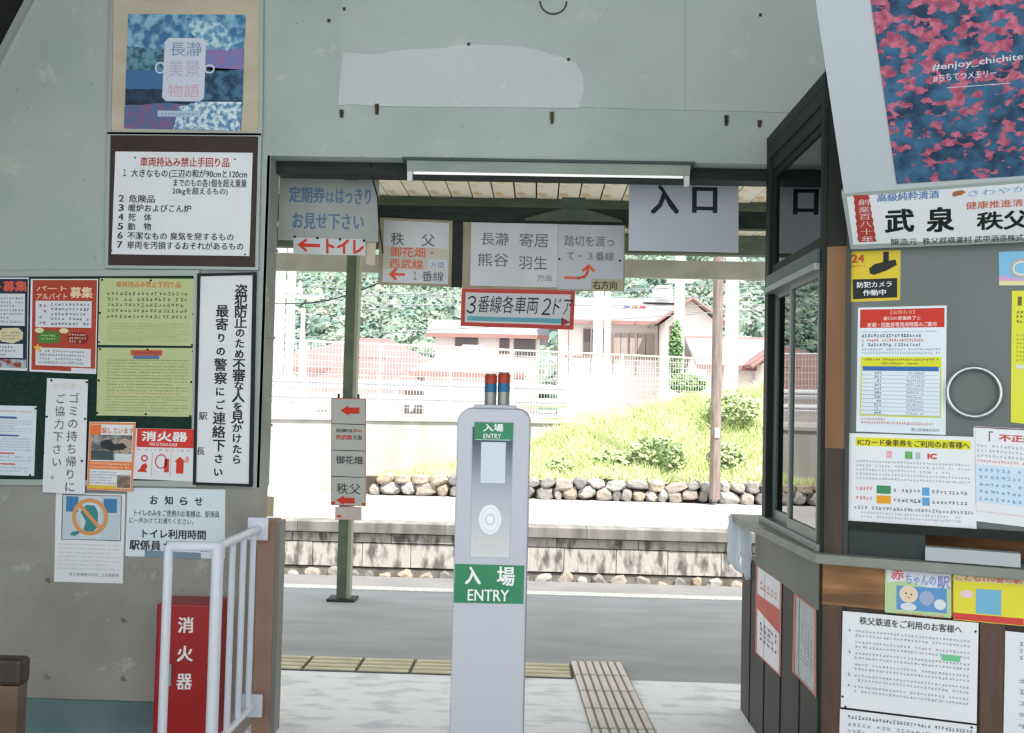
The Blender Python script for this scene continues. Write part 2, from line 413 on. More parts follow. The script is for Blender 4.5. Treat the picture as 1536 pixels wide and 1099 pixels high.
M_tb1 = mat('tile_base_yellow', col(112, 108, 88, 1.0), rough=.9); M_tb2 = mat('tile_base_pink', col(140, 130, 124, 1.0), rough=.9)  # tile bases, darker than the ridges on them
t0 = MB().box(.003, .297, .002, .298, 0, .006).build('tactile_tile', M_tb1); t0b = tile_mesh(4).build('ridges', M_tac); t0b.parent = t0
for i in range(9):
    o = t0 if i == 0 else t0.copy()
    if i:
        C.objects.link(o); r2_ = t0b.copy(); C.objects.link(r2_); r2_.parent = o
    o.parent = strip; o.location = (x_end - .3 * (i + 1) + .06 * 0, -.14, -.008)
MB().box(x_end - 2.7, x_end, -.165, -.14, -.008, .002).build('lip_shade_strip', M_dark, strip)  # dark strip painted as the shade under the tile edge
path = struct(empty('tactile_path', hit(855, 993, PZ(0))), 'ridged tactile path leading from the gate to the platform')
path.rotation_euler = (0, 0, R(2.7))
t1 = MB().box(.001, .299, .002, .298, 0, .006).build('tactile_tile', M_tb2); t1b = tile_mesh(7, along='y').build('ridges', M_tac2); t1b.parent = t1
for i in range(7):
    o = t1 if i == 0 else t1.copy()
    if i:
        C.objects.link(o); r2_ = t1b.copy(); C.objects.link(r2_); r2_.parent = o
    o.parent = path; o.location = (0, -.3 * (i + 1), .0005)

# track bed, far platform
M_ballast = mat('ballast', col(120, 112, 104, 2), col(160, 150, 140, 2), 30, .9, .6)
struct(MB().box(-20, 20, 8.55, 12.3, -1.1, -.95).build('track_bed', M_ballast), 'ballasted track bed between the platforms')
M_stain = mat('stained_platform_block', col(128, 125, 122, 1.8), col(222, 217, 212, 1.7), 5.5, .9, .4, detail=12, thr=(.38, .53), stretch=(1.6, 1, .6))
M_stain2 = mat('stained_coping', col(132, 130, 126, 2.0), col(178, 174, 170, 2.0), 2.0, .9, .3, detail=8, thr=(.36, .6), stretch=(2.2, 1, .5))
M_fartop = mat('far_platform_surface', col(200, 198, 194, 1.6), col(222, 220, 216, 1.6), 1.0, .9, .1)
fp = struct(empty('far_platform', (0, 12.2, 0)), 'stained concrete and stone platform across the track')
MB().box(-12, 12, .25, 3.9, -1.0, -.004).build('platform_surface', M_fartop, fp)
MB().box(-12, 12, .25, .32, -1.0, -.05).build('backing_wall', M_dark, fp)
def blocks(w0, z0, z1, yo, m, nm, jit=0.0, gap=.006):
    x = -6.5
    while x < 6.5:
        w_ = w0 * random.uniform(1 - jit, 1 + jit)
        o = MB().box(x, x + w_ - gap, yo + random.uniform(-.006, .006), .3, z0, z1).build(nm, m, fp, bevel=.006)
        x += w_
blocks(1.8, -.125, 0, -.06, M_stain2, 'coping_block', .05, .004)
blocks(1.1, -.245, -.137, 0, M_stain, 'concrete_block', .15)
blocks(.62, -.545, -.255, .01, M_stain, 'concrete_block', .06)
M_mortar = mat('old_mortar', col(176, 172, 164, 2.1), col(130, 124, 116, 2.1), 5, .9, .4)
MB().box(-6.5, 6.5, .03, .3, -1.0, -.56).build('mortar_bed', M_mortar, fp)
M_stone = [mat('rubble_%d' % i, col(*c, 1.6), col(c[0] - 22, c[1] - 22, c[2] - 20, 1.6), 6, .9, .4) for i, c in enumerate([(196, 184, 172), (176, 172, 166), (208, 192, 172), (160, 158, 156), (205, 202, 196)])]
def stone_mesh(i):
    bm = bmesh.new(); bmesh.ops.create_icosphere(bm, subdivisions=2, radius=.5)
    rnd = random.Random(i)
    ph = [rnd.uniform(0, 6) for _ in range(6)]
    for v in bm.verts:
        d = v.co.normalized(); k = 1 + .13 * math.sin(3 * d.x + ph[0]) + .12 * math.sin(4 * d.y + ph[1]) + .1 * math.sin(5 * d.z + ph[2])
        p = d * .5 * k
        v.co = Vector([max(-.42, min(.42, q)) for q in p])
    me = bpy.data.meshes.new('stone'); bm.to_mesh(me); bm.free()
    return me
STM = []
for i in range(10):
    me = stone_mesh(i); me.materials.append(M_stone[i % 5]); STM.append(me)
def stone(parent, p, sx, sy, sz, rz=0, ry=0):
    o = bpy.data.objects.new('stone', random.choice(STM)); C.objects.link(o); o.parent = parent
    o.location = p; o.scale = (sx * 1.15, sy * 1.15, sz * 1.15); o.rotation_euler = (random.uniform(-.2, .2), ry, rz)
x = -3.9
while x < 3.4:
    ww = random.uniform(.14, .26)
    stone(fp, (x + ww / 2, .04, -.66 + random.uniform(-.03, .03)), ww * .85, .14, random.uniform(.12, .2), 0, random.uniform(-.7, .7))
    x += ww * 1.15

# bank wall of rubble
bw = struct(empty('rubble_wall', (0, 15.9, 0)), 'low dry stone rubble wall under the grassy bank')
MB().box(-3.0, 9, -.02, .2, -.05, .27).build('earth_backing', mat('earth', col(120, 104, 88, 2.4), col(90, 84, 70, 2.4), 8, 1), bw)
for row in range(2):
    x = -2.65 + row * .1
    while x < 4.6:
        ww = random.uniform(.15, .36)
        hh = .21 if row < 1 else .17
        if not (row == 2 and random.random() < .35):
            stone(bw, (x + ww / 2, -.06 - random.uniform(0, .05), .09 + row * .15 + random.uniform(-.02, .03)), ww, .24, hh * random.uniform(.85, 1.15), 0, random.uniform(-.4, .4))
        x += ww * .96

# ------------------------------------------------------------------ retaining wall, bank, ground
M_ret = mat('whitewashed_retaining_wall', col(206, 202, 198, 1.72), col(226, 223, 221, 1.72), 1.2, .9, .1, stretch=(3, 3, .6))
WA, WB = Vector((-7.5, 15.05)), Vector((5.2, 20.4))
wd = (WB - WA).normalized(); wn = Vector((-wd.y, wd.x))
def wallpt(t, h, n=0): q = WA + wd * t + wn * n; return Vector((q.x, q.y, h))
LW = (WB - WA).length
mb = MB(); mb.prism([wallpt(0, -.1), wallpt(LW, -.1), wallpt(LW, 1.14), wallpt(0, 1.14)], [wallpt(0, -.1, .25), wallpt(LW, -.1, .25), wallpt(LW, 1.14, .25), wallpt(0, 1.14, .25)])
rw = struct(mb.build('retaining_wall', M_ret), 'tall pale retaining wall beyond the far platform')
mb = MB(); mb.prism([wallpt(0, 1.14, -.04), wallpt(LW, 1.14, -.04), wallpt(LW, 1.20, -.04), wallpt(0, 1.20, -.04)], [wallpt(0, 1.14, .29), wallpt(LW, 1.14, .29), wallpt(LW, 1.20, .29), wallpt(0, 1.20, .29)])
mb.build('wall_coping', M_ret, rw)
M_road = mat('pale_road', col(235, 230, 226, 1.6), col(225, 222, 216, 2.2), 1, .9)
mb = MB(); q0, q1 = wallpt(-30, 1.12, .2), wallpt(LW + 30, 1.12, .2)
mb.add([q0, q1, (80, 160, 1.12), (-80, 160, 1.12)], [(0, 1, 2, 3)])
struct(mb.build('street_ground', M_road), 'pale street level ground behind the fence')
def bankz(X, Y):
    t = max(0, min(1, (Y - 16.0) / 3.0)); t = t * t * (3 - 2 * t) * .5 + t * .5
    top = 1.12 + .165 * X if X > 0 else 1.12 + .38 * X
    top = max(top, .1)
    base = .27 if X > -2.3 else max(.0, .27 + (X + 2.3) * .6)
    z = base + (top - base) * t
    if Y > 19: z += .0
    return z + .05 * math.sin(X * 3.1 + Y) + .04 * math.sin(X * 7 + 2 * Y)
M_grassg = mat('grass_ground', col(225, 235, 170, 2.2), col(200, 220, 140, 2.2), 3, 1)
mb = MB(); nx, ny = 60, 24
vs = []
for j in range(ny + 1):
    for i in range(nx + 1):
        X = -2.9 + 12 * i / nx; Y = 16.0 + 6.5 * j / ny
        vs.append((X, Y, bankz(X, Y)))
fs = [(j * (nx + 1) + i, j * (nx + 1) + i + 1, (j + 1) * (nx + 1) + i + 1, (j + 1) * (nx + 1) + i) for j in range(ny) for i in range(nx)]
mb.add(vs, fs, True)
struct(mb.build('grass_bank', M_grassg), 'sunlit grassy bank rising to the right')
def blades(nm, n, fpos, hr, wr, m, label):
    vs = []; fs = []
    for i in range(n):
        X, Y, Z = fpos(); h = random.uniform(*hr); a = random.uniform(0, math.pi); w_ = random.uniform(*wr)
        dx, dy = math.cos(a) * w_, math.sin(a) * w_; lx, ly = random.gauss(0, .35) * h, random.gauss(0, .35) * h
        k = len(vs); vs += [(X - dx, Y - dy, Z), (X + dx, Y + dy, Z), (X + lx + dx * .5, Y + ly, Z + h * .7), (X + lx * 1.5, Y + ly * 1.5, Z + h)]
        fs += [(k, k + 1, k + 2), (k, k + 2, k + 3)]
    me = bpy.data.meshes.new(nm); me.from_pydata(vs, [], fs); me.update(); o = link(nm, me, None, m)
    return tag(o, label, 'grass', None, 'stuff')
def gp():
    while True:
        X = random.uniform(-2.7, 7); Y = random.uniform(16.0, 20.5)
        tz = bankz(X, Y)
        if X < 5.3 and (Y - 15.05) > (X + 7.5) * (5.35 / 12.7) - .15: continue
        return X, Y, tz - .02
M_gr = mat('sunlit_grass', col(236, 242, 186, 1.25), col(212, 230, 156, 1.25), 1.6, .8)
blades('bank_grass', 45000, gp, (.06, .22), (.006, .016), M_gr, 'bright sunlit grass covering the bank across the tracks')
def leafclump(nm, centre, r, n, m, label, cat='shrub', group=None, size=(.03, .07), yfront=0):
    vs = []; fs = []
    for i in range(n):
        d = Vector((random.gauss(0, 1), random.gauss(0, 1), random.gauss(0, 1))).normalized() * random.uniform(.6, 1)
        p = Vector(centre) + Vector((d.x * r[0], d.y * r[1], d.z * r[2]))
        s = random.uniform(*size); a = Vector((random.gauss(0, 1), random.gauss(0, 1), random.gauss(0, .6))).normalized(); b = a.orthogonal().normalized()
        k = len(vs); vs += [p - a * s, p + b * s * .6, p + a * s, p - b * s * .6]; fs.append((k, k + 1, k + 2, k + 3))
    me = bpy.data.meshes.new(nm); me.from_pydata(vs, [], fs); me.update(); o = link(nm, me, None, m)
    return tag(o, label, cat, group)
M_leaf = mat('kudzu_leaf', col(222, 236, 176, 1.7), col(170, 204, 136, 1.7), 3, .7)
M_leafd = mat('ivy_leaf', col(180, 214, 150, 1.8), col(130, 176, 116, 1.8), 3, .7)
for u, v, r, lb in ((915, 700, (.42, .3, .28), 'spreading leafy shrub behind the rubble wall, right of the gate post'), (985, 682, (.5, .35, .32), 'bushy leafy shrub on the bank, left of the brown pole'),
                    (1090, 690, (.35, .3, .3), 'leafy shrub on the bank right of the brown wooden pole'), (838, 705, (.3, .25, .2), 'small leafy shrub just right of the ticket gate post'), (1100, 610, (.5, .5, .3), 'bush high on the bank beside the window frame')):
    leafclump('leafy_shrub', hit(u, v, PY(16.7 if v > 650 else 17.8)), r, 900, M_leaf, lb, group=None)

# ------------------------------------------------------------------ fence, guard rail
M_fence = mat('white_fence', col(235, 235, 238, 1.3), rough=.5)
fn = empty('mesh_fence', wallpt(0, 1.2)); tag(fn, 'long white wire mesh fence standing on the pale retaining wall', 'fence')
inv = Matrix.Translation(-fn.location)
def fchild(o): o.parent = fn; o.matrix_parent_inverse = inv; return o
# post positions from the photograph
def wall_t(u, v=570):
    d = MR @ Vector(((u - 768) / F, -(v - 549.5) / F, -1)); # intersect vertical plane
    n3 = Vector((wn.x, wn.y, 0)); p0 = wallpt(0, 0)
    tt = (p0 - CAM).dot(n3) / d.dot(n3); q = CAM + d * tt
    return (Vector((q.x, q.y)) - WA).dot(wd)
posts = [wall_t(u) for u in (230, 345, 459, 572, 678, 772, 859, 937, 1006, 1075)]
HT = 2.46
for t in posts:
    q = wallpt(t, 1.2, .12); fchild(MB().tube([q, (q.x, q.y, HT)], .028, 10).build('fence_post', M_fence))
for a_, b2 in zip(posts[:-1], posts[1:]):
    mb = MB(); n = int((b2 - a_) / .055)
    for k in range(1, n):
        t = a_ + (b2 - a_) * k / n; q = wallpt(t, 1.24, .11); mb.box(q.x - .0035, q.x + .0035, q.y - .0035, q.y + .0035, 1.26, HT - .03)
    for z in [1.26 + .11 * k for k in range(11)]:
        q, q2 = wallpt(a_, z, .115), wallpt(b2, z, .115); mb.tube([q, q2], .004, 4, False)
    fchild(mb.build('mesh_panel', M_fence))
q, q2 = wallpt(posts[0], HT, .12), wallpt(posts[-1], HT, .12)
fchild(MB().tube([q, q2], .02, 8).build('top_rail', M_fence))
gr_ = empty('guard_rail', wallpt(0, 1.12, 2)); tag(gr_, 'white roadside guard rail seen through the mesh fence', 'guard rail')
inv2 = Matrix.Translation(-gr_.location)
def rail(z0, z1):
    mb = MB(); prof = [(0, z0), (-.05, z0 + .05), (-.05, (z0 + z1) / 2 - .03), (-.0, (z0 + z1) / 2), (-.05, (z0 + z1) / 2 + .03), (-.05, z1 - .05), (0, z1)]
    vs = [wallpt(t, z, 2 + n) for t in (-4, 9.6) for n, z in prof]; k = len(prof)
    mb.add(vs, [(i, i + 1, i + 1 + k, i + k) for i in range(k - 1)]); o = mb.build('rail_beam', M_fence); o.parent = gr_; o.matrix_parent_inverse = inv2
    sdm = o.modifiers.new('thick', 'SOLIDIFY'); sdm.thickness = .008
rail(1.42, 1.60); rail(1.70, 1.88)
for t in range(-4, 10, 2):
    q = wallpt(t, 1.12, 2.06); o = MB().tube([q, (q.x, q.y, 1.92)], .05, 10).build('rail_post', M_fence); o.parent = gr_; o.matrix_parent_inverse = inv2

# ------------------------------------------------------------------ houses
def house(name, label, X0, X1, Y0, Y1, ze, zr, wallm, roofm, hip=0, axis='x', ov=.35, zb=1.1, windows=(), trimm=None, th=.1, base=None):
    if base is None: base = empty(name, ((X0 + X1) / 2, Y0, zb)); tag(base, label, 'house')
    inv = Matrix.Translation(-base.location)
    def ch(o, p=base):
        o.parent = p
        if p is base: o.matrix_parent_inverse = inv
        return o
    if axis == 'x':
        ym = (Y0 + Y1) / 2
        ch(MB().box(X0, X1, Y0, Y1, zb, ze).build('wall', wallm))
        if hip == 0:
            ch(MB().prism([(X0, Y0, ze), (X0, Y1, ze), (X0, ym, zr - .06)], [(X1, Y0, ze), (X1, Y1, ze), (X1, ym, zr - .06)]).build('gable_wall', wallm))
        a, b, c, d = (X0 - ov, Y0 - ov, ze - .06), (X1 + ov, Y0 - ov, ze - .06), (X1 + ov, Y1 + ov, ze - .06), (X0 - ov, Y1 + ov, ze - .06)
        r0, r1 = (X0 - ov + hip, ym, zr), (X1 + ov - hip, ym, zr)
    else:
        xm = (X0 + X1) / 2
        ch(MB().box(X0, X1, Y0, Y1, zb, ze).build('wall', wallm))
        ch(MB().prism([(X0, Y0, ze), (X1, Y0, ze), (xm, Y0, zr - .06)], [(X0, Y1, ze), (X1, Y1, ze), (xm, Y1, zr - .06)]).build('gable_wall', wallm))
        a, b, c, d = (X0 - ov, Y0 - ov, ze - .06), (X1 + ov, Y0 - ov, ze - .06), (X1 + ov, Y1 + ov, ze - .06), (X0 - ov, Y1 + ov, ze - .06)
        r0, r1 = (xm, Y0 - ov, zr), (xm, Y1 + ov, zr)
    mb = MB()
    if axis == 'x': fs = [(0, 1, 5, 4), (2, 3, 4, 5), (1, 2, 5), (3, 0, 4)] if hip else [(0, 1, 5, 4), (2, 3, 4, 5)]
    else: fs = [(3, 0, 4, 5), (1, 2, 5, 4)]
    mb.add([a, b, c, d, r0, r1], fs)
    me = bpy.data.meshes.new('roof'); me.from_pydata(mb.v, [], mb.f); me.update()
    o = link('roof', me, None, roofm); ch(o); s_ = o.modifiers.new('t', 'SOLIDIFY'); s_.thickness = th; s_.offset = 0
    ch(MB().tube([r0, r1], .09, 8).build('ridge_cap', trimm or roofm))
    tm = trimm or M_eave
    if axis == 'x': ch(MB().box(a[0], b[0], a[1] - .02, a[1] + .04, ze - .16, ze - .02).build('eave_board', tm))
    else:
        mb = MB()
        for s0, s1 in ((a, r0), (b, r0)): mb.tube([(s0[0], s0[1] - .02, s0[2] - .03), (s1[0], s1[1] - .02, s1[2] - .03)], .06, 6)
        ch(mb.build('barge_board', tm))
    for (x0, x1, z0, z1) in windows:
        f_ = ch(MB().box(x0 - .04, x1 + .04, Y0 - .05, Y0 + .02, z0 - .04, z1 + .04).build('window', M_winfr))
        g_ = MB().box(x0, x1, Y0 - .06, Y0 - .045, z0, z1).box((x0 + x1) / 2 - .02, (x0 + x1) / 2 + .02, Y0 - .07, Y0 - .06, z0, z1).build('pane', M_winp); g_.parent = f_
    return base, ch
M_eave = mat('eave_timber', col(196, 150, 144, 1.8), rough=.8)
M_winfr = mat('window_timber', col(200, 170, 160, 2.6), rough=.7)
M_winp = mat('house_window_pane', col(120, 112, 112, 2), rough=.15, spec=.6)
M_hw = mat('cream_house_wall', col(244, 234, 228, 1.15), col(248, 240, 235, 1.15), 2, .9)
M_rpink = mat('faded_red_roof', col(222, 166, 162, 2.9), col(236, 190, 186, 2.9), 5, .8, .3, stretch=(1, 6, 6))
M_rgrey = mat('grey_lilac_roof', col(214, 214, 230, 3.0), col(226, 226, 236, 3.0), 5, .8, .3, stretch=(6, 1, 1))
M_rpale = mat('pale_tile_roof', col(236, 224, 222, 2.9), col(242, 232, 230, 2.9), 5, .8, .3, stretch=(6, 1, 1))
house('house', 'low house with faded red hipped roof behind the fence at the left', -8.2, -3.1, 30, 36, 2.45, 3.45, M_hw, M_rpink, hip=2.2)
house('house', 'low annex with faded red lean roof beside the grey-roofed house', -6.0, -3.8, 28.2, 29.2, 2.05, 2.7, M_hw, M_rpink, hip=1.0)
house('house', 'small house with grey hipped roof behind the gate lamps', -3.0, -.75, 26, 29.2, 2.3, 3.0, M_hw, M_rgrey, hip=1.2)
hb, ch3 = house('house', 'long single storey house with pale grey roof under the red bordered sign', -4.0, .0, 38, 42, 4.1, 4.7, M_hw, M_rgrey, windows=((-1.5, -1.2, 3.4, 3.95), (-.95, -.2, 3.3, 3.95), (-3.2, -2.4, 3.3, 3.95)))
hb4, ch4 = house('house', 'big two storey house with pale tiled roof behind the right end of the fence', .7, 5.6, 36, 40, 4.55, 5.5, M_hw, M_rpale, windows=((1.6, 2.5, 3.3, 4.2),))
M_shut = mat('brown_shutters', col(214, 196, 190, 1.8), col(200, 180, 174, 1.8), 4, .8, stretch=(8, 1, 1))
for k in range(5): ch4(MB().box(2.62 + k * .3, 2.90 + k * .3, 35.86, 35.99, 3.25, 4.1).build('shutter', M_shut))
for k in range(5): ch4(MB().box(1.0 + k * .8, 1.05 + k * .8, 35.55, 35.6, 2.6, 4.5).build('veranda_post', M_winfr))
ch4(MB().box(.9, 4.3, 35.5, 35.62, 3.15, 3.25).build('balcony_rail', M_winfr))
ch4(MB().lathe((4.6, 37.6, 5.5), [(.35, 0), (.4, .1), (.4, .4), (.25, .55)], 16).box(3.9, 5.2, 37.4, 37.8, 5.4, 5.55).build('roof_tank', M_fence))
cres = []
for k, (u, c_) in enumerate(((942, (70, 76, 150)), (954, (190, 120, 70)), (966, (214, 60, 80)))):
    cc = hit(u, 464, PY(37.0)); mb = MB()
    pts = [(cc.x + .13 * math.cos(t), cc.y, cc.z + .1 * math.sin(t)) for t in [R(60) + R(240) * q / 10 for q in range(11)]]
    mb.tube(pts, [.02 + .055 * math.sin(math.pi * q / 10) for q in range(11)], 8)
    o = tag(thing_pos(mb.build('roof_ornament', mat('ornament_%d' % k, col(*c_, 1.7), rough=.5))), ('blue', 'orange', 'red')[k] + ' crescent ornament in the row on the pale roof', 'ornament', 'crescent ornaments on the roof')
house('house', '', 4.25, 6.0, 34, 36.1, 4.4, 5.2, M_hw, M_rpale, axis='y', base=hb4, windows=((4.45, 4.75, 3.7, 4.2),))
hb6, _c = house('house', 'small house with pale pink tiled roof and red edged gable above the bank', 4.7, 7.4, 28, 32, 2.7, 3.55, M_hw, M_rpale, axis='x', trimm=M_rpink)
house('house', '', 6.0, 7.4, 27, 27.9, 2.7, 3.4, M_hw, M_rpink, axis='y', base=hb6)

# ------------------------------------------------------------------ hill with forest
M_hill = mat('hill_ground', col(120, 150, 130, 2.2), rough=1)
mb = MB(); nx, ny = 30, 20
def hillz(X, Y): return 1.0 + max(0, Y - 60) * .27 + 1.5 * math.sin(X * .07) + 1.2 * math.sin(Y * .11 + X * .05)
mb.add([(-90 + 180 * i / nx, 55 + 90 * j / ny, hillz(-90 + 180 * i / nx, 55 + 90 * j / ny) - (2 if j == 0 else 0)) for j in range(ny + 1) for i in range(nx + 1)],
       [(j * (nx + 1) + i, j * (nx + 1) + i + 1, (j + 1) * (nx + 1) + i + 1, (j + 1) * (nx + 1) + i) for j in range(ny) for i in range(nx)], True)
struct(mb.build('hillside', M_hill), 'wooded hillside behind the houses')
M_for = mat('forest_foliage', col(132, 168, 156, 2.1), col(204, 220, 196, 2.1), .5, .9, .6, bscale=2, detail=9, thr=(.40, .60))  # pale bluish tones, with the haze over the hill put into the colour
vs = []; fs = []
bm = bmesh.new(); bmesh.ops.create_icosphere(bm, subdivisions=1, radius=1); iv = [v.co.copy() for v in bm.verts]; ifc = [tuple(v.index for v in f.verts) for f in bm.faces]; bm.free()
for i in range(1900):
    Y = random.uniform(60, 118); X = random.uniform(-.50, .44) * Y; r = random.uniform(.9, 2.0); z = hillz(X, Y) + r * .6
    k = len(vs); ph = random.uniform(0, 6); dens = random.uniform(.8, 1.2)
    for v in iv: vs.append((X + v.x * r * .8, Y + v.y * r * .8, z + v.z * r * .85))
    fs += [tuple(k + t for t in f) for f in ifc]
    for q in range(int(95 * dens)):
        d = Vector((random.gauss(0, 1), random.gauss(-.5, 1), random.gauss(.2, 1))).normalized()
        p = Vector((X, Y, z)) + d * r * random.uniform(.78, 1.08) * (1 + .2 * math.sin(5 * d.x + ph) * math.sin(4 * d.z + ph))
        n_ = (d + Vector((random.gauss(0, .5), random.gauss(0, .5), random.gauss(0, .5)))).normalized(); a = n_.orthogonal().normalized(); b = n_.cross(a); sz = random.uniform(.12, .30)
        k = len(vs); vs += [p - a * sz, p - b * sz * .8, p + a * sz, p + b * sz * .8]; fs.append((k, k + 1, k + 2, k + 3))
me = bpy.data.meshes.new('forest'); me.from_pydata(vs, [], fs); me.update()
tag(link('forest', me, None, M_for), 'dense green forest canopy covering the hillside', 'forest', None, 'stuff')

# ------------------------------------------------------------------ utility poles and wires
M_pale = mat('pale_concrete_pole', col(240, 236, 234, 1.25), rough=.8)
M_wpole = mat('weathered_wood_pole', col(186, 168, 160, 1.7), col(152, 134, 126, 1.7), 5, .9, .3, stretch=(5, 5, .6))
def pole(name, label, u, vb, Y, zt, r, m, arms=()):
    b0 = hit(u, vb, PY(Y)); b0.z = max(b0.z, 0) if Y < 16 else min(b0.z, bankz(b0.x, Y) if Y < 21 else 1.12)
    e_ = empty(name, b0); tag(e_, label, 'utility pole')
    n_ = zt - b0.z
    MB().tube([(0, 0, 0), (0, 0, n_)], [r, r * .85], 14).build('pole_shaft', m, e_)
    for (z, w_) in arms:
        MB().box(-w_ / 2, w_ / 2, -.05, .05, z - b0.z - .05, z - b0.z + .05).build('crossarm', m, e_)
        for k in (-.45, -.15, .15, .45):
            MB().lathe((k * w_, 0, z - b0.z + .05), [(.03, 0), (.05, .04), (.03, .07), (.05, .1), (.02, .16)], 8).build('insulator', M_white, e_)
    return e_
wp = pole('wooden_utility_pole', 'weathered brown wooden pole standing at the rubble wall', 1072, 748, 15.55, 5.6, .085, M_wpole)
MB().box(-.03, .04, -.1, -.08, .95, 1.1).build('number_plate', M_white, wp)
pole('utility_pole', 'white pole with crossarms nearest the left jamb', 414, 620, 22, 7, .13, M_pale, ((3.9, 1.0), (4.9, 1.6)))
pole('utility_pole', 'thin pale pole with crossarm, second from the left jamb', 433, 560, 28.3, 9, .13, M_pale, ((4.4, 1.9),))
pole('utility_pole', 'slim short pale pole third from the left jamb', 452, 560, 26.5, 3.9, .07, M_pale)
pole('utility_pole', 'pale grey pole in front of the big house, left of its twin', 895, 600, 24, 7, .13, M_pale, ((4.6, .7),))
pole('utility_pole', 'slimmer cream pole in front of the big house, right of its twin', 909, 600, 22, 7, .075, M_pale)
pole('utility_pole', 'white pole wrapped in ivy before the gabled house', 1017, 590, 23, 7, .13, M_pale, ((4.4, .6),))
pole('utility_pole', 'thick white pole right of the brown wooden pole', 1096, 590, 24, 7, .17, M_pale)
ivy = MB
for zz in range(1): pass
c0 = hit(1014, 530, PY(22.8)); leafclump('ivy', (c0.x, c0.y, c0.z), (.16, .16, .8), 1300, M_leafd, 'green ivy climbing the white pole by the gabled house', 'ivy', size=(.03, .06))
c0 = hit(1030, 575, PY(21.5)); leafclump('leafy_shrub', (c0.x, c0.y, c0.z), (.45, .3, .22), 700, M_leafd, 'dark green bush at the foot of the ivy covered pole')
M_wire = mat('wire', col(150, 160, 165, 1.5), rough=.6)
wires = [((395, 447), (1125, 452), 26, .15), ((395, 470), (1125, 420), 30, .1), ((395, 432), (1125, 438), 28, .2), ((395, 505), (1125, 462), 30, .1), ((395, 420), (1125, 470), 32, .1), ((395, 440), (1125, 425), 27, .1)]
for k, (p, q, Y, sag) in enumerate(wires):
    a3, b3 = hit(p[0], p[1], PY(Y)), hit(q[0], q[1], PY(Y))
    a3 = a3 + (a3 - b3) * .6; b3 = b3 + (b3 - a3) * .3
    pts = [a3.lerp(b3, t / 14) - Vector((0, 0, sag * math.sin(math.pi * t / 14))) for t in range(15)]
    tag(thing_pos(MB().tube(pts, .012, 5).build('overhead_wire', M_wire)), 'pale thin power line strung across the hillside view', 'wire', 'power lines across the hillside')
a3, b3 = hit(415, 455, PY(9.5)), hit(578, 420, PY(8.2))
pts = [a3.lerp(b3, t / 12) - Vector((0, 0, .07 * math.sin(math.pi * t / 12))) for t in range(13)]
pts = [pts[0] + (pts[0] - pts[1]) * 6] + pts + [pts[-1] + Vector((.3, -.02, .25))]
tag(thing_pos(MB().tube(pts, .006, 6).build('black_cable', M_black)), 'black sagging cable running past the canopy post to the signs', 'cable')

# ------------------------------------------------------------------ canopy over the platform
cp = struct(empty('canopy', (0, 4.9, 2.8)), 'timber platform canopy with plank underside')
pl0 = MB().box(0, .128, 0, 3.25, 0, .02).build('roof_plank', M_plank)
x = -3.6; i = 0
while x < 3.7:
    o = pl0 if i == 0 else pl0.copy()
    if i: C.objects.link(o)
    o.parent = cp; o.location = (x, .0, .02 + random.uniform(-.004, .004)); x += .137; i += 1
MB().box(-3.7, 3.8, -.1, 3.35, .06, .1).build('roof_deck', M_dark, cp)
MB().box(-3.7, 3.8, 1.48, 1.58, -.05, .02).build('purlin', M_green, cp)
MB().box(-3.7, 3.8, .405, .465, -.345, -.252).build('sign_rail', M_dark, cp)
for sx_ in (-1.9, 1.9): MB().box(sx_ - .03, sx_ + .03, .405, .465, -.26, .02).build('rail_hanger', M_dark, cp)
MB().box(-3.7, 3.8, 2.72, 2.82, -.13, .02).build('purlin', M_green, cp)
MB().box(-3.7, 3.8, 3.2, 3.25, -.255, -.11).build('fascia', M_fascia, cp)
MB().box(-3.7, 3.8, .12, .2, -.02, .02).build('purlin', M_green, cp)
# centre bracket under the purlin
c0 = hit(860, 318, PY(5.3)); xx = c0.x
MB().box(xx - .062, xx + .062, .37, .402, -.325, -.20).build('hanger_plate', M_green, cp)
for sg in (-1, 1):
    MB().prism([(xx + sg * .05, .38, -.255), (xx + sg * .26, .38, -.315), (xx + sg * .26, .38, -.326), (xx + sg * .05, .38, -.326)], [(xx + sg * .05, .403, -.255), (xx + sg * .26, .403, -.315), (xx + sg * .26, .403, -.326), (xx + sg * .05, .403, -.326)]).build('diagonal_brace', M_green, cp)

# canopy post with direction sign
pb = hit(515, 897, PZ(0)); pt = hit(531, 385, PY(pb.y))
cpost = empty('canopy_post', (pb.x, pb.y, -.012)); tag(cpost, 'slightly leaning grey-green steel canopy post on the platform', 'post')
top = Vector((pt.x - pb.x, 0, pt.z)) * (2.82 / pt.z)
def chan(w_, d_, x0=0):
    return MB().prism([(x0 - w_, -d_, .02), (x0 + w_, -d_, .02), (x0 + w_, d_, .02), (x0 - w_, d_, .02)], [(x0 - w_ + top.x, -d_, top.z), (x0 + w_ + top.x, -d_, top.z), (x0 + w_ + top.x, d_, top.z), (x0 - w_ + top.x, d_, top.z)])
chan(.042, .04, -.004).build('post_shaft', M_post, cpost)
chan(.012, .05, .042).build('post_flange', mat('post_light_edge', col(160, 164, 140), rough=.6), cpost)
MB().box(-.11, .1, -.09, .09, 0, .02).build('base_plate', M_dark, cpost, bevel=.004)
for s_ in (-.07, .08):
    MB().box(s_ - .008, s_ + .008, -.06, -.045, 1.45, 1.55).build('sign_clip', M_rust, cpost)
PP = PY(pb.y - .055)
S = Sheet('direction_sign', 'narrow white direction sign with red arrows on the canopy post', 'sign', [(497, 597), (549, 598), (548.6, 759), (496.5, 757)], PP, 0, mat('sign_white_metal', col(190, 194, 190, 1.0), rough=.45), .012)
K, Rd = ink(52, 54, 56), ink(188, 52, 36)
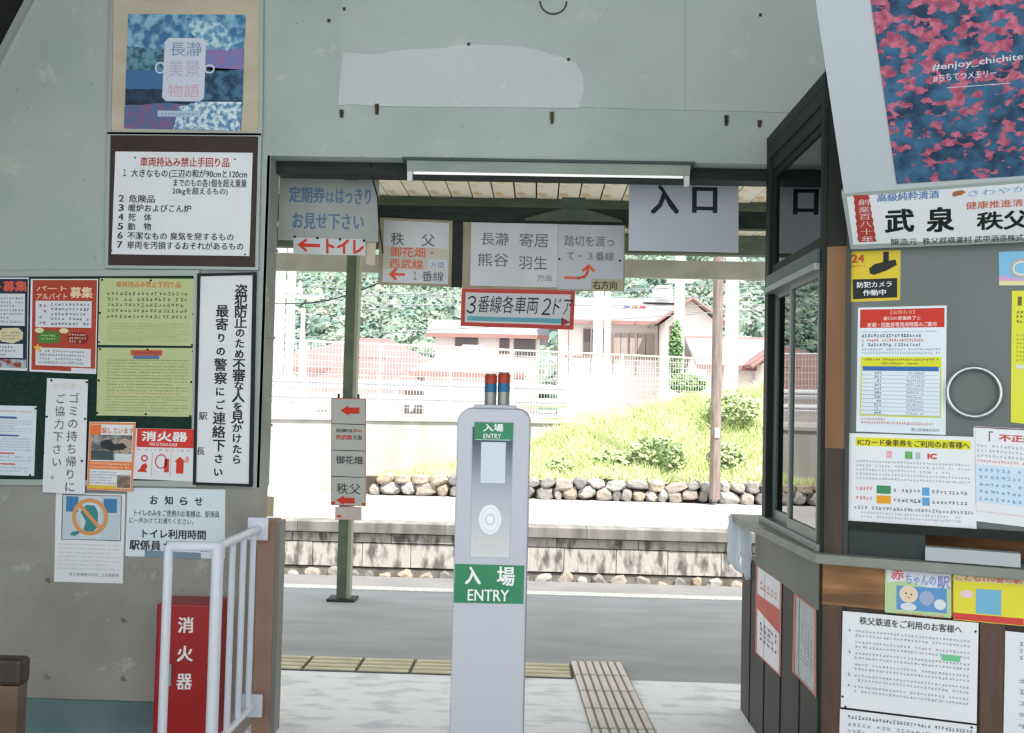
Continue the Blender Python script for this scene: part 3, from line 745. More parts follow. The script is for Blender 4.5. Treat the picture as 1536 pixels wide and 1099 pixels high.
def arrow(S, x0, x1, yc, h, m, lay=2, left=True, name='arrow'):
    hd = h * .85
    if left: S.poly([(x0, yc), (x0 + hd, yc - h / 2), (x0 + hd, yc - h * .3), (x1, yc - h * .3), (x1, yc + h * .3), (x0 + hd, yc + h * .3), (x0 + hd, yc + h / 2)], m, lay, name)
arrow(S, 510, 539, 615.5, 15, Rd)
for y in (635.5, 675, 714.5): S.rect(497.5, y, 548, y + 1, K, 1, 'divider')
S.text('御花畑駅方面', 504, 643, 528, 648.5, K, .01); S.text('(秩父)', 529, 643, 543, 648.5, Rd, .01)
S.text('西武線', 504, 652, 528, 659.5, Rd, .02); S.text('方面', 529, 652, 543, 659.5, K, .01)
S.text('御花畑', 504, 683.5, 543.5, 696, K, .01); S.text('秩父', 505, 725, 541, 741, K, .0)
arrow(S, 504, 532, 750.5, 14, Rd); S.rect(497, 753, 503, 757, Rd); S.rect(543, 753, 548, 757, Rd)
S.border(496.8, 597.2, 548.6, 758.3, 1, ink(176, 96, 86), 1)
S.done()
S = Sheet('small_notice', 'small translucent notice with a tiny red arrow below the post sign', 'sign', [(503, 759.5), (542.5, 760), (542, 780), (502.5, 779)], PP, 0, mat('film', col(216, 206, 200, 1.1), rough=.4), .004)
arrow(S, 504, 512, 774, 5, Rd); S.border(503, 760, 542, 779.5, 1, ink(205, 150, 138)); S.lines(518, 764, 540, 777, 3, ink(170, 160, 155)); S.done()

# small stake and box left of the opening
sx = hit(405, 770, PY(9.8))
# ------------------------------------------------------------------ hanging signs
M_sg = mat('sign_enamel_grey', col(176, 179, 176, 1.0), col(164, 168, 164, 1.0), 4, .5)
M_sw = mat('sign_white', col(212, 213, 216, 1.0), col(200, 202, 206, 1.0), 5, .35, spec=.5)
M_beige = mat('sign_beige_frame', col(176, 164, 140, 1.0), col(160, 146, 120, 1.0), 8, .7)
def hanger(S, pts, ztop, m=None):
    for u, v in pts:
        c = hit(u, v, S.plane, .004); mb = MB().box(c.x - .008, c.x + .008, c.y + .006, c.y + .02, c.z - .02, ztop)
        S.child(mb.build('hanging_strap', m or M_dark))
Pa = PY(4.98)
S = Sheet('season_ticket_sign', 'grey hanging sign with blue handwritten characters, leftmost in the opening', 'sign', [(419.5, 264.5), (568.5, 269.5), (567, 362.7), (417, 359)], Pa, 0, M_sg, .015)
Bl = ink(88, 110, 142)
S.text('定期券', 433, 281, 487, 305, Bl, .035); S.text('は', 489, 288, 501, 304, Bl, .03); S.text('はっきり', 503, 281, 556, 305, Bl, .03)
S.text('お見せ下さい', 439, 320, 546, 344, Bl, .035)
hanger(S, ((450, 268), (545, 270)), 2.79); S.done()
c0 = hit(524, 255, PY(4.9)); tag(thing_pos(MB().box(c0.x - .033, c0.x + .033, 4.87, 4.95, 2.60, 2.80).build('timber_bracket', M_green)), 'short green timber block above the blue lettered sign', 'bracket')
S = Sheet('toilet_sign', 'small white sign with red arrow and red toilet lettering', 'sign', [(440, 356), (548, 359), (548, 383), (440, 380.5)], Pa, .0165, M_sw, .006)
Rb = ink(196, 50, 34)
S.poly([(446, 368), (459, 358.5), (461, 361), (455, 366), (480, 366.5), (480, 371), (455, 371), (461, 376), (459, 378.5)], Rb, 2, 'arrow')
S.text('トイレ', 489, 358, 546, 380, Rb, .045); S.pins([(442, 356.5), (476, 357.5), (510, 358.5), (546, 359.5)], r=2); S.done()
Pb = PY(5.3)
S = Sheet('platform_one_sign', 'framed sign with red and black lettering and left arrow, left of the black board', 'sign', [(570, 326), (679, 331), (677, 429.5), (567, 426)], Pb, 0, M_beige, .02)
S.rect(575, 332, 673, 424.5, M_sw, 1); S.rect(575, 371, 672, 404, mat('sign_yellowed', col(200, 194, 180), rough=.5), 2)
Gk = ink(70, 70, 72)
S.text('秩', 586, 350, 605.5, 368.5, Gk, 0, 3); S.text('父', 632, 350, 652, 368.5, Gk, 0, 3)
S.text('御花畑・', 585, 371, 650, 385.5, ink(206, 84, 58), .01, 3); S.text('西武線', 585, 389, 635, 403, ink(206, 84, 58), .01, 3)
S.rect(643, 388, 671, 402, ink(186, 188, 196), 3); S.text('方面', 646, 391, 667, 401, ink(120, 124, 134), 0, 4)
S.poly([(584, 412), (594, 402.5), (597, 405), (592, 410), (608, 410.3), (608, 414.5), (592, 414), (597, 419.5), (594, 421.5)], ink(206, 78, 52), 3, 'arrow')
S.text('１', 621, 407, 626, 419, Gk, .0, 3); S.text('番線', 634, 406, 666, 421, Gk, 0, 3)
S.done()
tag(thing_pos(slab(MB(), [(679.5, 331), (695, 332), (694, 431), (677.5, 430)], Pb, 0, .012).build('black_board', M_black)), 'narrow black vertical board between the two framed signs', 'board')
S = Sheet('platform_three_sign', 'wide framed sign with thin black lettering and curved red arrow', 'sign', [(695, 333), (938, 338), (936.5, 436.5), (693, 431.5)], Pb, 0, M_beige, .02)
S.rect(706, 335.5, 836, 430.5, M_sw, 1); S.rect(836.5, 336, 935.5, 433, mat('sign_bluish_white', col(196, 198, 205), rough=.4), 1)
Gt = ink(92, 92, 92)
S.text('長瀞', 721, 350, 763, 369, Gt, 0, 3); S.text('寄居', 779, 350, 822, 371, Gt, 0, 3); S.text('熊谷', 717, 381, 763, 401, Gt, 0, 3); S.text('羽生', 778, 384, 821, 404, Gt, 0, 3)
S.text('方面', 806, 412, 829, 421.5, ink(120, 120, 120), 0, 3); S.text('踏切を渡っ', 846, 352, 921, 368, Gt, 0, 3); S.text('て・３番線', 850, 376, 921, 389, Gt, 0, 3)
sp = [(847.5, 415.5), (868, 415.8), (877, 414), (881.5, 408), (882.5, 400)]; Ra = ink(208, 88, 58)
for (xa, ya), (xb, yb) in zip(sp[:-1], sp[1:]):
    d = Vector((xb - xa, yb - ya)).normalized(); n_ = Vector((-d.y, d.x)) * 1.9
    S.poly([(xa + n_.x - d.x * .5, ya + n_.y - d.y * .5), (xb + n_.x + d.x * .5, yb + n_.y + d.y * .5), (xb - n_.x + d.x * .5, yb - n_.y + d.y * .5), (xa - n_.x - d.x * .5, ya - n_.y - d.y * .5)], Ra, 3, 'arrow')
S.poly([(883, 394), (893, 404), (890.5, 407), (883, 399.5), (875, 407), (872.5, 404)], Ra, 3, 'arrow')
S.rect(887.5, 416.5, 935, 434, mat('sticker_beige', col(190, 182, 148), rough=.6), 2); S.text('右方向', 890, 419, 926, 432, ink(40, 42, 40), .01, 4)
S.pins([(839, 388), (930, 388.5)], r=1.8)
S.done()
S = Sheet('door_notice_sign', 'white sign with red border and handwritten black lettering over a teal line', 'sign', [(693, 432.5), (862.5, 436), (860, 494), (691, 488.5)], PY(5.29), 0, M_sw, .012)
S.border(691.8, 434, 861.4, 491.5, 6, ink(176, 62, 52), 1)
S.text('３', 699, 445, 713, 472, ink(48, 46, 44), .0, 3, skew=2); S.text('番線各車両', 716, 444, 806, 470, ink(48, 46, 44), .0, 3, skew=2); S.text('２', 812, 446, 825, 471, ink(48, 46, 44), .0, 3, skew=3); S.text('ドア', 829, 446, 857, 470, ink(48, 46, 44), .0, 3, skew=3)
S.rect(702, 476, 844, 482.5, ink(88, 152, 164), 3, 'arrow_line'); S.poly([(843, 474), (856, 480.5), (843, 487)], ink(140, 56, 46), 3, 'arrow')
S.done()
S = Sheet('entrance_sign', 'large pale sign with two dark navy characters at the right of the opening', 'sign', [(944, 262), (1108, 266), (1107.5, 378), (943, 375)], PY(4.96), 0, mat('entrance_white', col(196, 200, 212, 1.0), col(202, 206, 216, 1.0), 3, .4), .015)
Nv = ink(30, 32, 48)
S.text('入', 976, 278, 1018, 321.5, Nv, .035, 2); S.text('口', 1038, 280, 1076, 318.5, Nv, .04, 2)
hanger(S, ((960, 266), (1095, 268)), 2.79); S.done()
# little white paper tab
tag(thing_pos(slab(MB(), [(546, 350), (565, 349), (562, 398), (549, 396)], PY(4.99), 0, .004).build('paper_tag', M_ply)), 'small tilted beige tag under the left hanging sign', 'tag')

# fluorescent lamp
lp = empty('fluorescent_lamp', (hit(822, 250, PY(4.65)).x, 4.65, 2.632)); tag(lp, 'long white fluorescent batten lamp under the wall above the gate', 'lamp')
xl, xr = hit(612, 262, PY(4.65)).x - lp.location.x, hit(1033, 262, PY(4.65)).x - lp.location.x
MB().prism([(xl, -.055, -.012), (xl, .045, -.012), (xl, .03, -.058), (xl, -.04, -.058)], [(xr, -.055, -.012), (xr, .045, -.012), (xr, .03, -.058), (xr, -.04, -.058)]).build('batten_body', mat('old_white_enamel', col(150, 160, 152), col(166, 174, 166), 3, .5), lp)
MB().box(xl - .02, xr + .02, -.07, .05, -.012, .0).build('mounting_plate', mat('dusty_grey_metal', col(70, 84, 84), rough=.6), lp)
MB().tube([(xl + .03, -.02, -.062), (xr - .03, -.02, -.060)], .0075, 14).build('tube', mat('lit_tube', (1, .98, .95, 1), emit=.25), lp)
for x_ in (xl + .012, xr - .012):
    MB().box(x_ - .012, x_ + .012, -.035, -.005, -.105, -.055).build('tube_holder', M_white, lp, bevel=.003)
# cord
c1, c2 = hit(556, 245, PY(4.69)), hit(568, 330, PY(4.9))
tag(thing_pos(MB().tube([c1, c1.lerp(c2, .3) + Vector((.0, 0, -.0)), c1.lerp(c2, .6) + Vector((.012, 0, 0)), c2, c2 + Vector((.01, .1, -.15))], .004, 6).build('power_cord', M_black)), 'thin black cord hanging beside the blue lettered sign', 'cord')

# ================================================================== LEFT WALL THINGS
# upper framed board with poster
bd = tag(thing_pos(slab(MB(), [(170, -70), (391, -70), (389, 199), (166, 197)], PW, 0, .014).build('plywood_board', M_ply)), 'weathered plywood board behind the blue landscape poster', 'board')
def framechild(o, quad, w_, plane, off, th, m):
    f = barframe(quad, w_, plane, off, th, m); f.parent = o; f.matrix_parent_inverse = Matrix.Translation(-o.location)
framechild(bd, [(166, -76), (396, -76), (393, 203), (161, 201)], 5, PW, 0, .022, M_frame)
def nm_(n, a, b, s=14): return mat(n, col(*a, KI), col(*b, KI), s, .6, thr=(.42, .58), detail=8)
S = Sheet('landscape_poster', 'blue toned landscape poster with a pale title card, at the upper left', 'poster', [(192, 21), (367, 22), (362, 195), (188, 193)], PW, .015, nm_('p_sky', (70, 120, 160), (120, 165, 190)), .002)
S.poly([(190, 22), (366, 22), (366, 60), (330, 75), (300, 60), (270, 85), (240, 70), (190, 90)], nm_('p_leaf', (60, 110, 150), (130, 175, 195), 22), 1, 'picture')
S.poly([(190, 70), (246, 75), (246, 106), (189, 106)], nm_('p_trees', (50, 84, 104), (96, 140, 160), 30), 2, 'picture')
S.rect(189, 106, 246, 134, ink(62, 108, 150), 2, 'picture')
S.rect(189, 134, 365, 158, nm_('p_dark', (28, 44, 62), (40, 64, 88), 30), 2, 'picture')
S.poly([(300, 75), (365, 72), (365, 104), (320, 106), (300, 98)], nm_('p_pink', (140, 110, 160), (110, 120, 170), 30), 3, 'picture')
S.poly([(300, 100), (365, 104), (365, 150), (300, 150)], nm_('p_dk2', (34, 60, 88), (70, 110, 140), 26), 3, 'picture')
S.poly([(188, 160), (250, 154), (290, 158), (288, 194), (188, 193)], nm_('p_moss', (120, 92, 130), (78, 104, 146), 30), 3, 'picture')
S.poly([(270, 160), (300, 152), (364, 152), (362, 195), (262, 194)], nm_('p_flowers', (90, 130, 170), (205, 220, 230), 45), 4, 'picture')
S.poly([(275, 30), (330, 34), (352, 60), (340, 76), (300, 66), (286, 50)], nm_('p_blossom', (90, 140, 175), (180, 205, 215), 40), 4, 'picture')
r_ = 6; card = [(246 + r_, 57), (308 - r_, 57), (308, 57 + r_), (307, 152 - r_), (307 - r_, 152), (244 + r_, 152), (244, 152 - r_), (246, 57 + r_)]
S.poly(card, ink(198, 200, 214), 5, 'title_card'); S.ring(240, 102, 8, 9, 2.5, ink(190, 200, 214), 4); S.ring(314, 103, 8, 7, 2.5, ink(190, 200, 214), 4)
S.text('長瀞', 254, 63, 302, 84, ink(120, 146, 176), 0, 7); S.text('美景', 252, 90, 300, 115, ink(184, 170, 196), 0, 7); S.text('物語', 252, 126, 300, 146, ink(204, 160, 176), 0, 7)
S.rect(238, 166, 302, 175, ink(170, 186, 206), 6, 'caption_band'); S.lines(244, 168, 296, 174, 1, ink(110, 130, 160), lay=7)
S.done()
bd = tag(thing_pos(slab(MB(), [(165, 201), (388, 203), (384, 402), (161, 399)], PW, 0, .014).build('brown_board', M_brown)), 'dark brown board around the white prohibited items panel', 'board')
framechild(bd, [(161, 198), (392, 200), (387, 405), (157, 402)], 4.5, PW, 0, .022, M_frame)
S = Sheet('prohibited_items_sign', 'white panel listing seven prohibited items under a red heading', 'sign', [(173, 227), (379, 229), (374, 384), (167, 381)], PW, .015, M_paper, .004)
S.text('車両持込み禁止手回り品', 208, 236, 342, 250, ink(168, 62, 50), .025)
bk = ink(46, 46, 46)
def L(t, x0, x1, y0, y1, b=.015): S.text(t, x0, y0, x1, y1, bk, b)
L('１', 183, 187.5, 254.5, 265); L('大きなもの', 195, 250, 254, 266); L('(三辺の和が90cmと120cm', 252, 369, 254, 268)
L('までのもの各1個を超え重量', 259, 369, 268, 280); L('20kgを超えるもの)', 258, 341, 281, 293)
for k, (n_, t, x1) in enumerate((('2', '危険品', 232), ('3', '暖炉およびこん炉', 287), ('4', '死　体', 228), ('5', '動　物', 228), ('6', '不潔なもの 臭気を発するもの', 352), ('7', '車両を汚損するおそれがあるもの', 367))):
    y = 293.5 + 13.9 * k; L(n_, 178, 186, y, y + 10); L(t, 193, x1, y - .5, y + 11)
S.pins([(200, 237), (350, 238), (170, 377), (370, 380)], r=1.2); S.done()

# green notice board
nb = tag(thing_pos(slab(MB(), [(-260, 414), (297, 411), (293, 722), (-260, 716)], PW, 0, .012).build('notice_board', M_felt)), 'dark green felt notice board on the left wall', 'notice board')
framechild(nb, [(-266, 407), (299, 405), (295, 730), (-266, 724)], 8.5, PW, 0, .02, M_frame)
Or = mat('orange_red_print', col(168, 60, 42, KI), rough=.5)
S = Sheet('job_poster', 'orange red recruitment poster with a white border on the green board', 'poster', [(46, 418), (147, 418), (144, 561), (44, 557)], PW, .013, M_paper, .002)
S.rect(48, 420, 144, 556, Or, 1)
cr = ink(226, 196, 164)
S.text('パート', 54, 429, 99, 436, cr, .02, 3); S.text('アルバイト', 54, 440, 100, 449, cr, .02, 3); S.text('募集', 104, 430, 138, 447, cr, .04, 3)
S.rect(53, 451, 137, 491, ink(206, 206, 212), 2); S.lines(58, 454, 72, 489, 4, ink(120, 90, 90), lay=3, h=.4); S.lines(76, 453, 133, 489, 5, ink(70, 70, 80), lay=3, h=.45)
S.poly([(55, 505), (62, 497), (85, 496), (92, 505), (88, 514), (60, 516)], ink(74, 120, 52), 3, 'speech_bubble'); S.lines(62, 501, 84, 511, 2, ink(200, 215, 190), lay=4)
S.poly([(100, 505), (108, 498), (128, 498), (134, 506), (128, 515), (106, 514)], ink(132, 40, 30), 3, 'speech_bubble'); S.lines(104, 499, 130, 514, 3, ink(220, 210, 200), lay=4)
S.ell(59, 496, 7, 4, ink(206, 206, 160), 4); S.ell(96, 496, 7, 4, ink(206, 206, 160), 4)
st = [(57 + (7 if k % 2 == 0 else 3.5) * math.sin(math.pi * k / 5), 523 - (7 if k % 2 == 0 else 3.5) * math.cos(math.pi * k / 5)) for k in range(10)]
S.poly(st, ink(214, 178, 74), 5, 'star'); S.rect(54, 522, 137, 549, ink(206, 206, 212), 2, 'contact_panel'); S.lines(60, 524, 130, 547, 4, ink(80, 76, 84), lay=3, h=.45, cell=4)
S.rect(108, 551, 144, 556, ink(206, 206, 212), 3, 'corner_strip'); S.done()
S = Sheet('navy_job_poster', 'dark navy recruitment poster cut off at the left edge of the green board', 'poster', [(-58, 416), (43, 416), (41, 556), (-58, 553)], PW, .013, M_paper, .002)
nv = ink(38, 46, 66); S.rect(-55, 418, 41, 550, nv, 1); S.text('パート募集', -50, 421, 40, 437, ink(206, 92, 78), .05, 3)
S.rect(-52, 440, 37, 488, ink(206, 208, 214), 2); S.lines(-48, 444, 34, 485, 7, ink(84, 86, 100), lay=3, h=.45)
S.poly([(-4, 500), (4, 492), (28, 491), (35, 498), (34, 508), (20, 514), (2, 512)], ink(206, 196, 160), 3, 'speech_bubble'); S.lines(2, 496, 30, 510, 3, ink(110, 90, 60), lay=4)
S.rect(-52, 515, 35, 536, ink(206, 208, 214), 2, 'contact_panel'); S.lines(-48, 517, 26, 534, 3, ink(84, 86, 100), lay=3)
S.rect(-55, 538, 40, 551, nm_('p_food', (140, 60, 50), (160, 180, 190), 40), 3, 'picture'); S.done()
M_yel = mat('yellow_green_paper', col(184, 190, 142, KI), col(178, 184, 136, KI), 3, .6)
S = Sheet('rules_notice', 'upper yellow-green notice with orange heading on the green board', 'notice', [(149.5, 417), (296, 418), (293, 519), (147, 517)], PW, .013, M_yel, .002)
S.text('車両持込み禁止手回り品', 173, 422, 270, 431, ink(200, 120, 56), .02); S.lines(160, 436, 284, 479, 5, ink(96, 116, 84), h=.5, ragged=.6); S.lines(162, 484, 284, 513, 8, ink(150, 156, 100), h=.4, cell=2.4)
S.pins([(152, 420), (225, 420.5), (291, 422), (150, 470), (290, 470), (149, 514), (290, 516)]); S.done()
S = Sheet('conditions_notice', 'lower yellow-green notice with small red and blue title bars', 'notice', [(147, 521), (293, 522), (290, 625), (144.5, 623)], PW, .013, M_yel, .002)
S.rect(195, 525, 242, 533, ink(190, 84, 62), 2); S.lines(198, 526.5, 240, 531.5, 1, ink(96, 60, 60), lay=3, h=.8); S.rect(199, 533, 238, 538, ink(88, 108, 150), 2)
S.lines(160, 538, 282, 588, 11, ink(124, 134, 92), h=.38, cell=2.6); S.lines(160, 588, 270, 592, 1, ink(200, 150, 80), h=.5, cell=2.6); S.lines(158, 593, 282, 618, 6, ink(124, 134, 92), h=.38, cell=2.6)
S.pins([(149, 524), (220, 524), (288, 526), (148, 571), (287, 572), (147, 620), (220, 621), (287, 623)]); S.done()
S = Sheet('small_print_sheet', 'white sheet of small blue and red lines at the left edge of the green board', 'notice', [(-66, 606), (55, 609), (51, 714), (-66, 710)], PW, .013, M_paper2, .002)
S.lines(-60, 614, 45, 618, 1, ink(190, 120, 80), h=.6); S.rect(-60, 624, 24, 627, ink(64, 96, 156), 2); S.lines(-60, 629, 48, 648, 5, ink(140, 160, 190), h=.45)
S.rect(-60, 651, 28, 653.5, ink(64, 96, 156), 2); S.lines(-60, 655, 48, 676, 5, ink(140, 160, 190), h=.45); S.rect(-60, 678, 22, 680, ink(190, 80, 80), 2); S.lines(-60, 682, 48, 692, 2, ink(150, 160, 180), h=.45); S.rect(-60, 694, 24, 696, ink(190, 80, 80), 2); S.lines(-60, 698, 46, 708, 2, ink(150, 160, 180), h=.45)
S.pins([(52, 611), (47, 711)]); S.done()
S = Sheet('litter_notice', 'narrow white sheet with vertical pencil lettering about litter', 'notice', [(70.5, 567), (132, 569), (127, 741), (63.5, 738)], PW, .0215, M_paper, .002)
dk = ink(70, 70, 74)
S.text('お客様へ', 78, 574, 122, 584, ink(206, 196, 186), 0, 2)
S.vtext('ゴミの持ち帰りに', 109, 588, 738, 17, dk, 0, drift=-.3, jitter=.6); S.vtext('ご協力下さい。', 89, 590, 720, 16, dk, 0, drift=-.6, jitter=.6)
S.pins([(74, 571), (128, 572), (69, 626), (127, 627), (66, 680), (124, 690)]); S.done()
S = Sheet('lost_cat_poster', 'orange bordered lost cat poster with a photo of a cat', 'poster', [(134, 632), (203.5, 633), (199, 737), (130, 734)], PW, .0245, M_paper, .002)
S.border(132.5, 633.5, 201, 735, 3, ink(224, 130, 84), 1); S.rect(135, 637, 150, 652, ink(224, 110, 60), 2); S.text('探しています', 151, 641, 199, 650, ink(206, 120, 80), .02, 3)
S.rect(136, 652, 197, 690, nm_('cat_photo', (96, 96, 98), (160, 156, 150), 30), 2, 'picture'); S.poly([(150, 664), (158, 659), (166, 660), (170, 666), (184, 664), (190, 670), (184, 674), (166, 676), (152, 672)], ink(50, 50, 54), 4, 'picture')
S.poly([(176, 662), (186, 656), (196, 660), (197, 676), (186, 682), (178, 674)], ink(170, 152, 136), 3, 'picture'); S.rect(136, 676, 170, 690, ink(70, 78, 84), 4, 'picture')
S.rect(172, 680, 198, 690, ink(206, 208, 214), 5); S.rect(133, 692, 199, 704, ink(232, 120, 60), 2); S.lines(136, 693, 196, 703, 2, ink(240, 220, 210), lay=3)
S.lines(136, 706, 176, 727, 5, ink(120, 124, 160), h=.45); S.rect(177, 712, 197, 731, nm_('cat_photo2', (110, 96, 86), (160, 140, 120), 30), 3, 'picture'); S.rect(134, 728, 176, 733, ink(214, 184, 60), 3); S.done()
S = Sheet('extinguisher_sheet', 'white sheet with red extinguisher heading and three small red diagrams', 'notice', [(204, 642), (292, 643.5), (289, 722), (200, 718)], PW, .0215, M_paper, .002)
rx = ink(200, 54, 44); S.rect(204, 643, 290, 671, rx, 1); S.text('消火器', 211, 647, 280, 662, ink(232, 228, 228), .035, 3); S.text('FIRE EXTINGUISHER', 223, 664, 266, 669, ink(230, 215, 212), .01, 3)
S.lines(205, 673, 285, 677, 1, ink(200, 130, 124), h=.8, fill=.6)
for xx_ in (228, 256): S.rect(xx_, 679, xx_ + .8, 715, ink(214, 150, 146), 2, 'divider')
S.poly([(214, 698), (219, 695), (222, 700), (219, 706), (210, 706)], rx, 2, 'diagram'); S.ring(217, 688, 5, 5, 2, rx, 2, 'diagram'); S.rect(208, 706, 221, 709, rx, 2, 'diagram')
S.rect(247, 688, 254, 708, rx, 2, 'diagram'); S.ring(242, 692, 9, 11, 1.6, rx, 2, 'diagram', 16); S.rect(265, 692, 276, 709, rx, 2, 'diagram'); S.poly([(262, 692), (270, 684), (279, 692)], rx, 2, 'diagram'); S.ell(281, 688, 3, 5, ink(214, 150, 146), 3, 'diagram')
S.done()
S = Sheet('vertical_sign', 'tall white sign in a black frame with vertical brush lettering', 'sign', [(299, 413), (380, 411), (374, 727), (292, 723)], PW, 0, M_paper, .018)
f = barframe([(296, 410), (383, 408), (377, 730), (289, 727)], 4, PW, 0, .026, M_black); S.child(f)
S.vtext('盗犯防止のため不審な人を見かけたら', 359, 426, 698, 20, ink(44, 44, 46), .022, drift=-.12, jitter=.6, vary=.75)
S.vtext('最寄りの警察にご連絡下さい', 331, 456, 718, 20, ink(44, 44, 46), .022, drift=-.1, jitter=.6, vary=.75)
S.vtext('駅', 306, 618, 632, 13, ink(60, 60, 60), .01); S.vtext('長', 303, 671, 685, 13, ink(60, 60, 60), .01)
S.done()
# lower posters
S = Sheet('manners_poster', 'white poster with orange prohibition ring over a blue and teal picture', 'poster', [(84, 738), (188, 741), (184, 875), (81, 872)], PW, .001, M_paper, .002)
S.poly([(94, 742), (178, 744), (181, 748), (178, 810), (95, 808), (92, 804)], ink(184, 196, 206), 1, 'picture')
S.poly([(98, 745), (116, 745), (116, 768), (98, 768)], ink(68, 120, 170), 2, 'picture'); S.poly([(154, 747), (174, 747), (174, 768), (154, 768)], ink(68, 120, 170), 2, 'blue_corner')
S.rect(120, 743, 150, 808, ink(196, 204, 212), 2, 'picture')
te = ink(62, 130, 134); S.poly([(120, 768), (128, 757), (141, 758), (146, 768), (146, 790), (136, 800), (124, 797), (128, 782)], te, 3, 'picture')
S.poly([(105, 803), (108, 798), (118, 796), (119, 800), (112, 804)], te, 3, 'picture')
og = ink(206, 146, 92); S.ring(134, 775, 27, 28, 6, og, 5, 'prohibition_ring'); S.poly([(114, 757), (118, 753), (155, 793), (151, 797)], og, 6, 'prohibition_bar')
S.border(92, 742, 181, 810, 1, ink(80, 90, 96), 4)
S.lines(87, 814, 180, 856, 7, ink(176, 176, 180), h=.35, cell=2.4); S.text('秩父鉄道株式会社  上長瀞駅長', 105, 859, 180, 864, ink(120, 120, 124), .0); S.done()
S = Sheet('toilet_notice', 'white notice about toilet use, behind the white railing', 'notice', [(191, 731), (338, 734), (337, 838), (188, 834)], PW, .001, M_paper2, .002)
bk2 = ink(50, 50, 52)
for i, ch_ in enumerate('お知らせ'): S.text(ch_, 224 + 22.5 * i, 744 if i < 2 else 745, 236 + 22.5 * i, 757, bk2, .03)
S.text('トイレのみをご使用のお客様は、駅係員', 201, 765, 329, 775, ink(64, 64, 66), .01); S.text('に一声かけてお通りください。', 194, 777, 290, 786, ink(64, 64, 66), .005)
S.text('トイレ利用時間', 214, 794, 309, 808, bk2, .03); S.text('駅係員', 195, 811, 242, 826, bk2, .03); S.text('がいる時間', 246, 811, 322, 826, bk2, .03)
S.poly([(218, 826), (302, 828), (302, 838), (218, 836)], ink(118, 138, 150), 3, 'blue_tape'); S.done()
# scratch marks low on wall: rusty hooks
for u, v in ((72, 870), (185, 930), (70, 1015), (185, 1018)):
    slab(MB(), [(u - 4, v - 3), (u, v - 4), (u + 5, v + 3), (u + 1, v + 4), (u - 4, v + 2)], PW, 0, .004).build('rusty_screw', M_rstain, wf)

# extinguisher box
Pq = PY(4.40)
fb = [hit(236, 905, Pq), hit(325, 905, Pq)]
xw0, xw1, zt = fb[0].x - .004, fb[1].x, hit(280, 906, Pq).z
M_red = mat('red_enamel', col(160, 28, 30, .8), col(146, 24, 28, .8), 3, .35, spec=.5)
eb = empty('extinguisher_box', ((xw0 + xw1) / 2, 4.5, ZF)); tag(eb, 'tall red metal fire extinguisher box with white characters, behind the railing', 'fire extinguisher box')
MB().box(xw0 - eb.location.x, xw1 - eb.location.x, -.10, .09, 0.02, zt - ZF).build('cabinet', M_red, eb, bevel=.012)
S = Sheet('door', None, None, [(241, 912), (318, 912), (312, 1160), (234, 1160)], PY(4.3995), 0, M_red, .004, parent=eb)
S.o.matrix_parent_inverse = Matrix.Translation(-eb.location)
wh = ink(226, 222, 222)
for t, y0 in (('消', 925), ('火', 968), ('器', 1010)): S.text(t, 264, y0, 288, y0 + 24, wh, .03, 2)
S.done()
for o in S.o.children: o.parent = eb; o.matrix_parent_inverse = Matrix.Translation(-eb.location)
o = slab(MB(), [(252, 996), (257, 996), (256, 1029), (251, 1029)], PY(4.395), 0, .012).build('handle', M_alu); o.parent = eb; o.matrix_parent_inverse = Matrix.Translation(-eb.location)
MB().box(xw0 - eb.location.x + .01, xw1 - eb.location.x - .01, -.08, .08, 0, .022).build('plinth', M_black, eb)

# brown end post
PB = PY(4.46)
xa, xb = hit(383, 900, PB).x, hit(410, 900, PB).x; zt = hit(400, 780, PB).z
bp_ = empty('barrier_post', ((xa + xb) / 2, 4.5, ZF)); tag(bp_, 'brown painted square barrier post at the left side of the opening', 'post')
hw = (xb - xa) / 2
MB().box(-hw, hw, -.04, .06, 0, zt - ZF).build('post_body', mat('brown_paint', col(126, 98, 84, .62), col(136, 108, 94, .62), 6, .6, .2), bp_, bevel=.004)
MB().box(hw, hw + .02, -.035, .06, 0, zt - ZF - .005).build('steel_angle', mat('grey_edge', col(132, 130, 124), rough=.5), bp_)
# white railing
M_rail = mat('white_pipe', col(206, 208, 218, .8), rough=.35, spec=.5)
X0r = -1.232; zr = hit(345, 818, PS).z  # placeholder
pc = Vector((X0r, 3.86, .915)); pe_ = Vector((X0r, 4.42, .915)); pl_ = Vector((-1.425, 3.86, .915))
rl = empty('railing', (X0r, 3.86, ZF)); tag(rl, 'white tubular pipe railing in front of the red extinguisher box', 'railing')
def rch(o): o.parent = rl; o.matrix_parent_inverse = Matrix.Translation(-rl.location); return o
rch(MB().tube([pe_, pc.lerp(pe_, .06), pc, pc + Vector((-.02, 0, 0)), pl_, pl_ + Vector((-.0, 0, -.02))], .0185, 14).build('top_rail', M_rail))
rch(MB().tube([pl_ + Vector((0, 0, .0)), (pl_.x, pl_.y, ZF)], .018, 14).build('railing_post', M_rail))
rch(MB().tube([pc, (pc.x, pc.y, ZF)], .0235, 14).build('railing_post', M_rail))
for y in (4.05, 4.20, 4.345):
    rch(MB().tube([(X0r, y, .915), (X0r, y, .13)], .0135, 12).build('bar', M_rail))
rch(MB().tube([(X0r, 4.42, .14), (X0r, 3.86, .14)], .0165, 12).build('lower_rail', M_rail))
for z in (.915, .14):
    rch(MB().box(X0r - .045, X0r + .045, 4.405, 4.418, z - .05, z + .05).build('mounting_plate', M_rail, bevel=.003))
    rch(MB().box(X0r - .03, X0r + .03, 4.415, 4.425, z - .03, z + .03).build('mounting_plate', M_rail))
